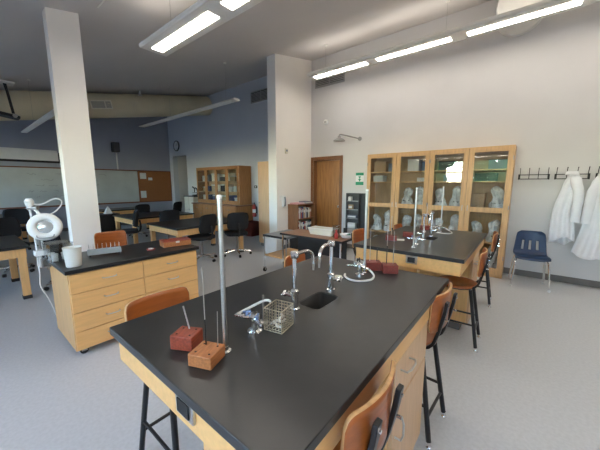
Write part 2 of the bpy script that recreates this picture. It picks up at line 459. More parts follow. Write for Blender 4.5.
def wall_vent(label, x0, x1, z0, z1):
    t = thing('wall_vent', label, 'vent', ((x0 + x1) / 2, YW, (z0 + z1) / 2), 0, 'dark louvred vents high on the wall')
    w, h = (x1 - x0) / 2, (z1 - z0) / 2
    m = MB(); m.box(-w, -.02, -h, w, 0, -h + .02).box(-w, -.02, h - .02, w, 0, h).box(-w, -.02, -h + .02, -w + .02, 0, h - .02).box(w - .02, -.02, -h + .02, w, 0, h - .02).box(-.01, -.02, -h + .02, .01, 0, h - .02)
    m.build('frame', 'grille_slat', t)
    box(-w + .02, -.006, -h + .02, w - .02, -.001, h - .02).build('backing', 'dark_grille', t)
    n = int((2 * h - .04) / .035)
    for i in range(n):
        z = -h + .025 + i * .035
        box(-w + .02, -.018, z, w - .02, -.008, z + .018).build('slat', 'grille_slat', t)


wall_vent('dark louvred vent on the white wall beside the lit pendant light', -4.15, -3.36, 3.72, 3.98)
wall_vent('dark louvred vent on the back room wall left of the wing wall', -6.42, -5.6, 3.76, 4.06)

# ------------------------------------------------------------------ lab tables
TZ = .92


def slab_hole(W, D, z0, z1, hx, hy, hw, hd, hr):
    m = MB(); inner = [(x + hx, y + hy) for x, y in rrect(hw, hd, hr, 5)]
    outer = []
    cx, cy = hx, hy
    angs = []
    pts = []
    for (x, y) in inner: pts.append((math.atan2(y - cy, x - cx), 'i', (x, y)))
    for (x, y) in ((W, D), (-W, D), (-W, -D), (W, -D)): pts.append((math.atan2(y - cy, x - cx), 'o', (x, y)))
    pts.sort()

    def ray_outer(a):
        dx, dy = math.cos(a), math.sin(a); ts = []
        if dx > 1e-9: ts.append((W - cx) / dx)
        if dx < -1e-9: ts.append((-W - cx) / dx)
        if dy > 1e-9: ts.append((D - cy) / dy)
        if dy < -1e-9: ts.append((-D - cy) / dy)
        t = min(ts); return (cx + dx * t, cy + dy * t)

    def ray_inner(a):
        dx, dy = math.cos(a), math.sin(a); best = None; n = len(inner)
        for i in range(n):
            (x1, y1), (x2, y2) = inner[i], inner[(i + 1) % n]
            ex, ey = x2 - x1, y2 - y1; det = dx * (-ey) + ex * dy
            if abs(det) < 1e-12: continue
            t = ((x1 - cx) * (-ey) + ex * (y1 - cy)) / det
            s = (dx * (y1 - cy) - dy * (x1 - cx)) / det
            if t > 0 and -1e-6 <= s <= 1 + 1e-6: best = t
        return (cx + dx * best, cy + dy * best)
    I = []; O = []
    for a, k, p in pts:
        I.append(p if k == 'i' else ray_inner(a)); O.append(p if k == 'o' else ray_outer(a))
    n = len(I)
    vs = [(*p, z1) for p in O] + [(*p, z1) for p in I] + [(*p, z0) for p in O] + [(*p, z0) for p in I]
    fs = []
    for i in range(n):
        j = (i + 1) % n
        fs += [(i, j, n + j, n + i), (2 * n + i, 3 * n + i, 3 * n + j, 2 * n + j), (i, 2 * n + i, 2 * n + j, j), (n + i, n + j, 3 * n + j, 3 * n + i)]
    m.add(vs, fs)
    return m, I


def lab_table(loc, label):
    t = thing('lab_table', label, 'table', loc, 0, 'black-topped lab tables')
    W, D = .475, .76
    hx, hy, hw, hd = .035, 0, .125, .20
    m, I = slab_hole(W, D, TZ - .032, TZ, hx, hy, hw, hd, .03)
    m.build('tabletop', 'epoxy_black', t, bevel=.003)
    # cup sink
    m = MB(); n = 24; ring = rrect(hw - .002, hd - .002, .03, 5); n = len(ring)
    vs = [(x + hx, y + hy, TZ - .004) for x, y in ring] + [(x * .88 + hx, y * .88 + hy, TZ - .17) for x, y in ring]
    m.add(vs, [(i, (i + 1) % n, n + (i + 1) % n, n + i) for i in range(n)] + [tuple(range(n, 2 * n))])
    m.build('cup_sink', 'sink_black', t, solid=.006)
    # aprons (each a board)
    i_ = .022; za, zb = TZ - .145, TZ - .032
    box(-W + i_, -D + i_, za, W - i_, -D + i_ + .022, zb).build('apron', 'maple_drawer', t, bevel=.002)
    box(-W + i_, D - i_ - .022, za, W - i_, D - i_, zb).build('apron', 'maple_drawer', t, bevel=.002)
    box(-W + i_, -D + i_ + .022, za, -W + i_ + .022, D - i_ - .022, zb).build('apron', 'maple_drawer', t, bevel=.002)
    box(W - i_ - .022, -D + i_ + .022, za, W - i_, D - i_ - .022, zb).build('apron', 'maple_drawer', t, bevel=.002)
    # pedestal with drawers / doors on both long sides
    y0, y1 = -.05, .43
    xo = W - i_ - .02
    box(-xo, y0, .08, xo, y1, za).build('pedestal', 'maple', t, bevel=.002)
    box(-xo + .05, y0 + .02, 0, xo - .05, y1 - .02, .08).build('toe_kick', 'base_rubber', t)
    for s in (1, -1):
        f0, f1 = (xo, xo + .018) if s > 0 else (-xo - .018, -xo)
        dr = box(f0, y0 + .005, .565, f1, y1 - .005, za - .006).build('drawer', 'maple_door', t, bevel=.003)
        xx = s * (xo + .018)
        MB().tube([(xx, .02, .71), (xx + s * .036, .02, .71), (xx + s * .036, .13, .71), (xx, .13, .71)], .0045, 8, smooth=1).build('handle', 'brushed_steel', dr)
        dd = box(f0, y0 + .005, .085, f1, y1 - .005, .557).build('cabinet_door', 'maple_door', t, bevel=.003)
        MB().tube([(xx, -.015, .41), (xx + s * .036, -.015, .41), (xx + s * .036, -.015, .52), (xx, -.015, .52)], .0045, 8, smooth=1).build('handle', 'brushed_steel', dd)
    for sy in (-1, 1):                                        # end legs in the middle of each short side
        yy = sy * (D - .16)
        box(-.01, yy - .045, .0, .10, yy + .045, za).build('leg', 'maple', t, bevel=.004)
        o = box(.03, sy * (D - i_ - .001), TZ - .105, .125, sy * (D - i_ + .012), TZ - .035).build('outlet_box', 'brushed_steel', t, bevel=.004)
        box(.047, sy * (D - i_ + .012), TZ - .092, .108, sy * (D - i_ + .016), TZ - .048).build('outlet_plate', 'black_plastic', o)
    # support rods
    for rx, yy in ((.034, -.565), (.016, .545)):
        rod = MB().cyl((rx, yy, TZ), (rx, yy, TZ + .535), .0085, n=14).build('support_rod', 'brushed_steel', t)
        MB().lathe([(.02, 0), (.02, .004), (.010, .008), (.0095, .02)], (rx, yy, TZ), 18).build('rod_socket', 'chrome', rod)
        MB().lathe([(.0088, 0), (.0095, .004), (.0085, .01), (.003, .013)], (rx, yy, TZ + .532), 14).build('rod_tip', 'white_plastic', rod)
    # two faucets
    for s in (-1, 1):
        y = s * .155; x = .005
        f = MB().lathe([(.024, 0), (.024, .006), (.017, .010), (.017, .07), (.020, .074), (.020, .09), (.011, .098), (.0095, .24), (.0095, .25)], (x, y, TZ), 20).build('faucet', 'chrome', t)
        MB().lathe([(.018, .0), (.020, .006), (.020, .026), (.017, .03)], (x, y, TZ + .245), 18).build('faucet_cap', 'chrome', f)
        z = TZ + .258
        MB().tube([(x, y, z), (x + .004, y - s * .05, z + .006), (x + .01, y - s * .095, z + .004), (x + .012, y - s * .125, z - .02), (x + .012, y - s * .13, z - .065)], .0085, 10, smooth=2).build('spout', 'chrome', f)
        MB().cyl((x + .012, y - s * .13, z - .055), (x + .012, y - s * .13, z - .10), .0075, .005, n=10).build('nozzle', 'brushed_steel', f)
        hm = MB(); sx = -1 if s < 0 else 1
        hm.cyl((x, y, TZ + .06), (x + sx * .045, y + s * .01, TZ + .066), .009, n=10)
        hm.cyl((x + sx * .045, y + s * .01, TZ + .066), (x + sx * .056, y + s * .012, TZ + .068), .016, .013, n=12)
        hm.cyl((x + sx * .05, y + s * .011 - .03, TZ + .067), (x + sx * .05, y + s * .011 + .03, TZ + .067), .005, n=8)
        hm.build('faucet_handle', 'chrome', f)
    # gas turrets
    for yy in (-.41, .49):
        g = MB().lathe([(.030, 0), (.030, .006), (.016, .012), (.016, .045), (.022, .05), (.022, .068), (.012, .078)], (.012, yy, TZ), 18).build('gas_turret', 'chrome', t)
        for s in (-1, 1):
            n_ = MB(); b0 = Vector((.012, yy, TZ + .058)); dv = Vector((s * .8, -.35, .0)).normalized()
            n_.cyl(b0 + dv * .015, b0 + dv * .045, .009, n=10); n_.cyl(b0 + dv * .045, b0 + dv * .085, .006, .004, n=10)
            for q in range(3): n_.cyl(b0 + dv * (.055 + .01 * q), b0 + dv * (.059 + .01 * q), .0072, n=10)
            n_.build('gas_nozzle', 'chrome', g)
            v_ = MB(); c0 = b0 + dv * .032
            v_.cyl(c0, c0 + Vector((0, 0, .02)), .006, n=8); v_.box(-.004, -.016, .018, .004, .016, .025, M=Matrix.Translation(c0) @ Matrix.Rotation(.5 * s, 4, 'Z'))
            v_.build('gas_valve', 'blue_valve' if yy < 0 else 'chrome', g)
    return t


T1 = lab_table((-.805, 1.11, 0), 'large black-topped lab table with sink in the foreground')
T2 = dup(T1, (-.805, 3.18, 0), 0, 'black-topped lab table standing in front of the glass cabinets')

# ------------------------------------------------------------------ stools


def make_stool(label):
    t = thing('lab_stool', label, 'stool', (0, 0, 0), 0, 'wooden lab stools with black legs')
    m = MB()                                                # saddled round seat
    prof = [(0.0, -.012), (.15, -.012), (.168, -.004), (.172, .006), (.165, .016), (.145, .017), (.09, .009), (0, .006)]
    m.lathe(prof, (0, 0, .565), 36)
    m.build('seat', 'stool_ply', t, angle=60)
    MB().lathe([(.13, 0), (.14, .004), (.14, .012), (.08, .016)], (0, 0, .537), 24).build('seat_plate', 'black_steel', t)
    feet = {}
    for sx in (-1, 1):
        for sy in (-1, 1):
            a = Vector((sx * .125, sy * .108, .55)); b = Vector((sx * .205, sy * .145, .035)); feet[sx, sy] = (a, b)
            l = MB().tube([a, a.lerp(b, .5), b], .0145, 10).build('leg', 'black_steel', t)
            c = Vector((sx * .21, sy * .148, 0))
            MB().lathe([(.016, 0), (.017, .008), (.012, .014), (.010, .04)], c, 12).build('glide', 'chrome', l)
    def at(sx, sy, z):
        a, b = feet[sx, sy]; k = (a.z - z) / (a.z - b.z); return a.lerp(b, k)
    for p, q, z in (((-1, -1), (1, -1), .23), ((-1, 1), (1, 1), .23), ((-1, -1), (-1, 1), .17), ((1, -1), (1, 1), .17)):
        MB().cyl(at(*p, z), at(*q, z), .009, n=8).build('rung', 'black_steel', t)
    for sy in (-1, 1):                                      # flat steel uprights
        pts = [(.02, .553), (.12, .556), (.17, .585), (.19, .64), (.222, .78), (.232, .865)]
        P = [Vector((p[0], 0, p[1])) for p in pts]
        Q = [P[0]]
        for i in range(len(P) - 1): Q += [P[i].lerp(P[i + 1], .3), P[i].lerp(P[i + 1], .7)]
        Q.append(P[-1])
        poly = []
        left, right = [], []
        for i, p in enumerate(Q):
            d = (Q[min(i + 1, len(Q) - 1)] - Q[max(i - 1, 0)]).normalized(); nrm = Vector((d.z, 0, -d.x)) * .0085
            left.append(p + nrm); right.append(p - nrm)
        for a in range(len(Q) - 1):
            pass
        y = sy * .085; wv = .017
        m = MB(); n = len(Q); vs = []
        for i in range(n):
            vs += [(left[i].x, y - wv, left[i].z), (left[i].x, y + wv, left[i].z), (right[i].x, y + wv, right[i].z), (right[i].x, y - wv, right[i].z)]
        fs = [(i * 4 + k, i * 4 + (k + 1) % 4, (i + 1) * 4 + (k + 1) % 4, (i + 1) * 4 + k) for i in range(n - 1) for k in range(4)]
        fs += [(3, 2, 1, 0), tuple((n - 1) * 4 + k for k in range(4))]
        m.add(vs, fs).build('upright', 'black_steel', t, bevel=.003)
        for z in (.76, .84):
            MB().cyl((.222, y, z), (.243, y, z), .006, n=10).build('bolt', 'chrome', t)
    # curved plywood backrest with rounded corners
    def surf(u, v):
        y = (u - .5) * .34; vv = v
        e = abs(u - .5) * 2
        cut = 0
        if e > .80: cut = .04 * (1 - math.sqrt(max(0, 1 - ((e - .80) / .20) ** 2)))
        z0, z1 = .69 + cut, .905 - cut - .0 * e
        z = z0 + (z1 - z0) * vv
        x = .205 - .038 * (y / .17) ** 2 + (z - .70) * .05
        return (x, y, z)
    m = MB(); m.grid(surf, 40, 8)
    b = m.build('backrest', 'stool_ply', t, solid=.013)
    b.data.materials.append(MATS['ply_edge']); b.modifiers['solid'].material_offset_rim = 1
    return t


S0 = make_stool('wooden lab stool at the bottom edge, right of the foreground table')
S0.location = (-.49, .74, 0)
SR = 'wooden lab stools with black legs'
dup(S0, (-.51, 1.72, 0), R(-3), 'wooden lab stool at the far right corner of the foreground table')
dup(S0, (-.45, 2.955, 0), R(2), 'wooden lab stool with orange seat beside the second table, nearer the camera')
dup(S0, (-.455, 4.13, 0), R(4), 'wooden lab stool beside the second table, nearest the blue chair')
dup(S0, (-1.33, .655, 0), PI, 'wooden lab stool whose orange backrest shows beyond the foreground table near the drawers')
dup(S0, (-1.30, 1.80, 0), PI + R(10), 'wooden lab stool half hidden behind the faucets of the foreground table')
dup(S0, (-1.49, 3.30, 0), PI, 'wooden lab stool on the cart side of the second table, nearer the faucets')
dup(S0, (-1.25, 4.05, 0), PI, 'wooden lab stool on the far left side of the second table by the cabinets')

# ------------------------------------------------------------------ things on the lab tables


def block(name, label, p, rz, size, matn, rods=(), holes=True, group='wooden support blocks with metal rods'):
    t = thing('support_block', label, 'block', p, rz, group)
    a, b, h = size
    bo = box(-a / 2, -b / 2, 0, a / 2, b / 2, h).build('block_body', matn, t, bevel=.003)
    if holes:
        for sx in (-1, 1):
            for sy in (-1, 1):
                MB().cyl((sx * a * .3, sy * b * .28, h - .002), (sx * a * .3, sy * b * .28, h + .0006), .0038, n=10).build('peg_hole', 'hole_dark', bo)
    for (x, y, hh, r, mm, tilt) in rods:
        MB().cyl((x, y, h - .002), (x + tilt[0], y + tilt[1], h + hh), r, n=8).build('rod', mm, t)
    return t


def on(px, py, z=TZ): return G(px, py, z)


block('b', 'red-brown wooden block with a short tilted rod on the foreground table', (-.912, .482, TZ), R(28), (.085, .075, .052), 'red_block', ((-.002, .022, .085, .0028, 'brushed_steel', (-.02, .0)),))
block('b', 'orange wooden block with a thin black rod on the foreground table', (-.775, .475, TZ), R(22), (.085, .085, .042), 'orange_block',
      ((-.018, .022, .09, .0026, 'black_steel', (0, 0)), (-.018, .022, .27, .0018, 'brushed_steel', (0, 0)), (.022, .03, .12, .0014, 'brushed_steel', (.004, 0))))
p = on(377, 271)
block('b', 'dark red wooden block left of its twin at the far end of the foreground table', (p.x - .042, p.y + .025, TZ), R(35), (.10, .085, .055), 'dark_red_block', ((-.02, .01, .25, .002, 'brushed_steel', (0, 0)), (.025, .0, .09, .003, 'black_steel', (0, 0))))
p = on(391, 273)
block('b', 'dark red wooden block with two rods, right of its twin on the foreground table', (p.x - .015, p.y + .012, TZ), R(32), (.095, .08, .055), 'dark_red_block', ((-.02, .01, .29, .0022, 'brushed_steel', (0, 0)), (-.02, .01, .12, .0032, 'black_steel', (0, 0)), (.022, .01, .22, .0025, 'dull_metal', (0, 0))))
# wire basket with hose
t = thing('wire_basket', 'small gold wire mesh basket on the foreground table', 'basket', (-.742, .785, TZ), R(12))
fr = MB(); a, b, h = .041, .046, .092
for z in (.003, h):
    fr.tube([(-a, -b, z), (a, -b, z), (a, b, z), (-a, b, z)], .0024, 6, closed=True)
for sx in (-1, 1):
    for sy in (-1, 1): fr.cyl((sx * a, sy * b, .003), (sx * a, sy * b, h), .0022, n=6)
fr.build('frame', 'brass_wire', t)
ms = MB()
nx, ny, nz = 6, 7, 7
for i in range(1, nx):
    x = -a + 2 * a * i / nx
    for sy in (-1, 1): ms.cyl((x, sy * b, .003), (x, sy * b, h), .0009, n=4)
    ms.cyl((x, -b, .003), (x, b, .003), .0009, n=4)
for i in range(1, ny):
    y = -b + 2 * b * i / ny
    for sx in (-1, 1): ms.cyl((sx * a, y, .003), (sx * a, y, h), .0009, n=4)
    ms.cyl((-a, y, .003), (a, y, .003), .0009, n=4)
for i in range(1, nz):
    z = h * i / nz
    ms.tube([(-a, -b, z), (a, -b, z), (a, b, z), (-a, b, z)], .0009, 4, closed=True)
o = ms.build('wire_mesh', 'brass_wire', t); o['kind'] = 'stuff'
for q in range(3):
    g_ = thing('metal_clamp', ['crumpled white clip lying lowest in the wire basket', 'pale bent clip lying crosswise in the wire basket', 'small pale clip lying on top in the wire basket'][q], 'clip', (-.742 + .006 * q - .006, .785 + .01 * (q - 1), TZ + .008 + .014 * q), q * 1.1, 'clips in the wire basket')
    MB().tube([(-.03, 0, 0), (-.01, .012, .005), (.012, -.01, .002), (.03, .006, .004)], .005, 8, smooth=2).build('clip_body', 'white_cover', g_)
t = thing('burner_rod', 'short upright grey rod standing beside the wire basket', 'rod', (on(263.5, 322)[0], on(263.5, 322)[1], TZ))
MB().cyl((0, 0, .004), (0, 0, .12), .0045, n=10).build('rod', 'dull_metal', t)
MB().lathe([(.022, 0), (.022, .004), (.008, .008)]).build('rod_base', 'dull_metal', t)
h = MB().tube([(-.86, .685, TZ + .06), (-.885, .675, TZ + .045), (-.885, .70, TZ + .05), (-.85, .75, TZ + .075), (-.82, .775, TZ + .095), (-.80, .785, TZ + .10), (-.785, .78, TZ + .10)], .0055, 8, smooth=2).build('rubber_hose', 'rubber_hose')
tag(h, 'pale rubber hose curving from the gas turret to the wire basket', 'hose')
h = MB().tube([(-.735, 1.585, TZ + .058), (-.70, 1.57, TZ + .045), (-.685, 1.58, TZ + .02), (-.68, 1.54, TZ + .008), (-.70, 1.50, TZ + .007), (-.74, 1.46, TZ + .007), (-.79, 1.455, TZ + .007), (-.85, 1.50, TZ + .007), (-.86, 1.53, TZ + .008)], .0065, 8, smooth=2).build('rubber_hose', 'rubber_hose')
tag(h, 'pale rubber hose looped on the foreground table beside the red blocks', 'hose')
t = thing('hose_clip', 'small cream plastic clip at the end of the looped hose', 'clip', (-.865, 1.455, TZ), .4)
box(-.022, -.014, 0, .022, .014, .018).build('clip_body', 'cream_plastic', t, bevel=.006)
MB().cyl((-.03, 0, .009), (.0, 0, .009), .005, n=8).build('clip_pin', 'dull_metal', t)
p = on(364, 270)
t = thing('marker_stand', 'small yellow holder with a black pen by the far support rod', 'pen holder', (p.x - .01, p.y - .01, TZ), .4)
box(-.03, -.02, 0, .03, .02, .022).build('holder', 'yellow_plastic', t, bevel=.004)
MB().cyl((-.012, 0, .02), (-.02, .0, .085), .0045, n=8).build('pen', 'black_plastic', t)
# on the second table
for (px, py, rz, lb, rods) in ((391, 240, .4, 'dark red wooden block at the left edge of the second table', ((0, 0, .2, .0025, 'brushed_steel', (0, 0)),)),
                               (408, 236.5, .3, 'dark red wooden block behind the support rod of the second table', ()),
                               (425, 229.5, .5, 'dark red wooden block at the far end of the second table', ((.01, 0, .28, .0025, 'brushed_steel', (0, 0)), (-.02, 0, .1, .003, 'black_steel', (0, 0))))):
    p = on(px, py); block('b', lb, (p.x, p.y, TZ), rz, (.11, .085, .05), 'dark_red_block', rods)
h = MB().tube([(-.735, 3.655, TZ + .058), (-.70, 3.64, TZ + .045), (-.665, 3.66, TZ + .02), (-.64, 3.63, TZ + .008), (-.65, 3.58, TZ + .007), (-.69, 3.55, TZ + .007), (-.74, 3.54, TZ + .007), (-.80, 3.57, TZ + .007)], .0065, 8, smooth=2).build('rubber_hose', 'rubber_hose')
tag(h, 'pale rubber hose looped on the second table before the cabinets', 'hose')
p = on(402, 240.5)
t = thing('white_tray', 'thin white tray lying before a red block on the second table', 'tray', (p.x - .06, p.y, TZ), .3)
MB().prism(rrect(.16, .06, .01), lambda u, v, q: (u, v, q), 0, .008).build('tray_plate', 'white_plastic', t, bevel=.002)

# ------------------------------------------------------------------ drawer cabinet on casters
DZT = .79
t = thing('drawer_cabinet', 'light wood rolling cabinet with eight drawers and a black top', 'cabinet', (-3.23, 1.125, 0))
W, D = .34, .585
box(-W, -D, .06, W - .018, D, DZT - .035).build('carcass', 'maple', t, bevel=.002)
box(-W - .02, -D - .02, DZT - .035, W + .02, D + .02, DZT).build('countertop', 'black_laminate', t, bevel=.004)
rows = 4; z0 = .065; z1 = DZT - .042; hh = (z1 - z0) / rows
for c in range(2):
    for r_ in range(rows):
        ya = -D + .006 + c * (D - .003); yb = ya + D - .009
        d = box(W - .017, ya, z0 + r_ * hh + .003, W + .001, yb, z0 + (r_ + 1) * hh - .003).build('drawer', 'maple_drawer', t, bevel=.003)
        yc = (ya + yb) / 2; zc = z0 + (r_ + .55) * hh
        MB().tube([(W, yc - .055, zc), (W + .028, yc - .05, zc - .004), (W + .028, yc + .05, zc - .004), (W, yc + .055, zc)], .0045, 8, smooth=1).build('handle', 'brushed_steel', d)
for sx in (-1, 1):
    for sy in (-1, 1):
        c = MB().cyl((sx * .27 - .012, sy * .52, .033), (sx * .27 + .012, sy * .52, .033), .033, n=18).build('caster', 'black_plastic', t)
        cm = MB(); cm.box(sx * .27 - .022, sy * .52 - .02, .03, sx * .27 - .015, sy * .52 + .02, .076).box(sx * .27 + .015, sy * .52 - .02, .03, sx * .27 + .022, sy * .52 + .02, .076).box(sx * .27 - .022, sy * .52 - .02, .068, sx * .27 + .022, sy * .52 + .02, .076)
        cm.build('caster_fork', 'dull_metal', c)
# things on the drawer cabinet
p = G(74, 267, DZT)
t = thing('white_pitcher', 'white plastic pitcher on the left end of the drawer cabinet', 'pitcher', (p.x - .04, p.y + .01, DZT), 0)
m = MB().lathe([(.053, 0), (.056, .004), (.060, .08), (.066, .165), (.069, .168), (.064, .168), (.058, .08), (.051, .012)], n=28)
m.build('jug_body', 'milk_plastic', t, angle=50)
MB().tube([(-.062, 0, .145), (-.10, 0, .14), (-.10, 0, .07), (-.058, 0, .05)], .008, 8, smooth=2).build('handle', 'milk_plastic', t)
p = G(63, 262, DZT)
t = thing('acrylic_box', 'clear plastic box behind the white pitcher', 'box', (p.x - .13, p.y - .0, DZT), .1)
m = MB(); m.box(-.10, -.085, 0, .10, .085, .004).box(-.10, -.085, .004, -.096, .085, .16).box(.096, -.085, .004, .10, .085, .16).box(-.096, -.085, .004, .096, -.081, .16).box(-.096, .081, .004, .096, .085, .16)
m.build('box_shell', 'clear_plastic', t)
box(-.104, -.089, .16, .104, .089, .17).build('box_lid', 'clear_plastic', t, bevel=.002)
for q, (x, y) in enumerate(((-.03, -.05), (.05, -.04), (.02, .04))):
    b_ = thing('round_tub', ['small white tub at the back of the clear plastic box', 'small white tub at the front of the clear plastic box', 'small white tub at the pitcher side of the clear plastic box'][q], 'tub', (p.x - .13 + x, p.y + y, DZT + .005), 0, 'tubs in the clear box')
    MB().lathe([(.024, 0), (.027, .05), (.027, .052)], n=16).build('tub_body', 'white_plastic', b_); MB().lathe([(.029, .053), (.029, .064), (.026, .066)], n=16).build('tub_lid', 'white_plastic', b_)
p = G(104, 254, DZT)
t = thing('test_tube_rack', 'grey metal rack of wire loops on the drawer cabinet', 'rack', (p.x + .03, p.y, DZT), PI / 2 - .25)
m = MB(); m.prism([(-.055, .018), (.055, .018), (.035, .062), (-.035, .062)], lambda u, v, q: (q, u, v), -.14, .14); m.build('rack_body', 'rack_grey', t, bevel=.003)
for q in (-.12, .12): MB().cyl((q, -.045, .01), (q, .045, .01), .010, n=10).build('rack_foot', 'black_plastic', t)
for i in range(8):
    x = -.125 + i * .036
    MB().tube([(x, -.022, .06), (x, -.022, .115), (x, .022, .115), (x, .022, .06)], .0022, 6, smooth=1).build('wire_loop', 'chrome', t)
p = G(151, 250, DZT)
t = thing('tape_roll_tray', 'small red and white dish in the middle of the drawer cabinet', 'dish', (p.x, p.y, DZT), .3)
MB().lathe([(.036, 0), (.042, .012), (.044, .014), (.038, .014), (.03, .005)], n=20).build('dish', 'red_cover', t)
MB().prism(rrect(.05, .032, .008), lambda u, v, q: (u, v, q), .005, .022).build('white_insert', 'white_cover', t, bevel=.003)
p = G(177, 246, DZT)
t = thing('red_case', 'orange-red flat case at the right end of the drawer cabinet', 'case', (p.x - .07, p.y + .02, DZT), PI / 2 - .2)
box(-.15, -.09, 0, .15, .09, .055).build('case_body', 'orange_block', t, bevel=.005)
box(-.152, -.092, .055, .152, .092, .068).build('case_lid', 'red_block', t, bevel=.005)
box(-.02, -.096, .04, .02, -.09, .062).build('clasp', 'white_cover', t, bevel=.002)
dup(S0, (-3.83, 1.20, -.0), R(176), 'wooden lab stool whose orange backrest shows beyond the drawer cabinet')

# ------------------------------------------------------------------ magnifier lamp clamped to the drawer cabinet
t = thing('magnifier_lamp', 'white ring magnifier lamp clamped to the end of the drawer cabinet', 'lamp', (-3.50, .525, DZT))
cl = MB(); cl.box(-.03, -.055, -.075, .03, -.04, .012).box(-.03, -.04, .0, .03, .03, .012).box(-.03, -.04, -.075, .03, .02, -.063); cl.build('clamp', 'dull_metal', t, bevel=.002)
MB().cyl((0, -.01, -.062), (0, -.01, -.105), .005, n=8).build('clamp_screw', 'chrome', t)
MB().cyl((0, -.06, -.07), (0, -.047, .06), .012, n=12).build('post', 'white_plastic', t)
box(-.04, -.09, .045, .04, .0, .095).build('arm_bracket', 'white_plastic', t, bevel=.006)
pa = Vector((-.0, -.045, .09)); pb = Vector((-.0, -.055, .49))
for s in (-1, 1):
    off = Vector((s * .012, s * .020, 0))
    MB().cyl(pa + off, pb + off, .0075, n=8).build('arm', 'white_plastic', t)
MB().cyl(pa + Vector((0, 0, .02)), pa.lerp(pb, .5), .008, n=10).build('spring', 'dull_metal', t)
ear = MB(); ear.cyl(pb + Vector((-.03, -.03, .0)), pb + Vector((.03, .03, .0)), .02, n=12); ear.build('elbow_joint', 'dull_metal', t)
MB().lathe([(.012, 0), (.03, .03), (.034, .06), (.02, .085)], pb + Vector((0, -.02, .0)), 14).build('elbow_cap', 'white_plastic', t)
hc = Vector((.07, .0, .315))                          # head centre, ring faces the room
fwd = Vector((.9, -.25, .12)).normalized()
Mh = Matrix.Translation(hc) @ fwd.to_track_quat('Z', 'Y').to_matrix().to_4x4()
ring = MB(); nn, kk = 40, 10; vs = []; fs = []
for i in range(nn):
    a = 2 * PI * i / nn
    rx, ry = 1.0, .80
    for k in range(kk):
        b = 2 * PI * k / kk
        rr = .092 + .034 * math.cos(b)
        zz = .026 * math.sin(b)
        sx = (1.0 if rr < .1 else 1.06)
        vs.append((rr * math.cos(a) , rr * math.sin(a) , zz))
for i in range(nn):
    for k in range(kk):
        fs.append((i * kk + k, i * kk + (k + 1) % kk, ((i + 1) % nn) * kk + (k + 1) % kk, ((i + 1) % nn) * kk + k))
ring.add(vs, fs, Mh); hd = ring.build('ring_head', 'white_plastic', t, angle=60)
MB().lathe([(.001, -.012), (.04, -.010), (.0585, -.003), (.0585, .003), (.04, .010), (.001, .012)], n=30, M=Mh).build('lens', 'lens_mirror', hd)
MB().tube([(-.06, -.075, .028), (-.056, -.098, .04), (0, -.105, .042), (.056, -.098, .04), (.06, -.075, .028)], .004, 8, smooth=1, M=Mh).build('head_handle', 'dull_metal', hd)
MB().cyl(pb, hc + Vector((-.02, .0, .085)), .010, n=10).build('head_arm', 'white_plastic', t)
MB().tube([pb + Vector((0, -.02, .04)), pb + Vector((.02, .06, .02)), pb + Vector((.02, .16, .09)), pb + Vector((.03, .22, .05)), pb + Vector((.03, .16, -.04)), hc + Vector((-.02, .03, .10))], .006, 8, smooth=3).build('power_cord', 'white_plastic', t)
MB().tube([(0, -.07, .05), (.03, -.08, -.02), (.02, -.07, -.10), (-.04, -.07, -.2), (-.15, -.06, -.3), (-.2, .0, -.45), (-.2, .05, -.70), (-.25, .05, -.783)], .005, 8, smooth=2).build('trailing_cord', 'white_plastic', t)

# ------------------------------------------------------------------ back room: desks


def desk(label, x0, y0, x1, y1, zt, group='black-topped wooden desks in the back room'):
    cx, cy = (x0 + x1) / 2, (y0 + y1) / 2; W, D = (x1 - x0) / 2, (y1 - y0) / 2
    t = thing('desk', label, 'desk', (cx, cy, 0), 0, group)
    box(-W, -D, zt - .035, W, D, zt).build('desktop', 'black_laminate', t, bevel=.003)
    i_ = .03; za, zb = zt - .15, zt - .035
    for a in ((-W + i_, -D + i_, W - i_, -D + i_ + .02), (-W + i_, D - i_ - .02, W - i_, D - i_), (-W + i_, -D + i_ + .02, -W + i_ + .02, D - i_ - .02), (W - i_ - .02, -D + i_ + .02, W - i_, D - i_ - .02)):
        box(a[0], a[1], za, a[2], a[3], zb).build('apron', 'maple', t, bevel=.002)
    for sx in (-1, 1):
        for sy in (-1, 1):
            x = sx * (W - i_ - .045); y = sy * (D - i_ - .045)
            l = box(x - .04, y - .04, .03, x + .04, y + .04, zb).build('leg', 'maple', t, bevel=.004)
            box(x - .045, y - .045, 0, x + .045, y + .045, .05).build('foot_boot', 'black_plastic', l, bevel=.006)
    return t


DK = .71
desk('black-topped desk at the left edge of the photo behind the magnifier lamp', -6.15, -1.3, -4.95, .58, DK)
desk('black-topped desk at the left edge, second from the magnifier lamp', -8.35, -1.0, -7.15, .80, DK)
desk('black-topped desk at the left edge, farthest, under the whiteboard', -10.6, -.9, -9.5, 1.25, DK)
desk('black-topped wooden desk in the back room nearest the steel rod', -5.95, 2.45, -4.75, 4.0, DK)
desk('black-topped wooden desk in the back room between the near desk and the cork board', -8.15, 2.55, -6.95, 4.1, DK)
desk('low counter desk standing under the cork board', -10.4, 2.75, -9.6, 4.1, DK)


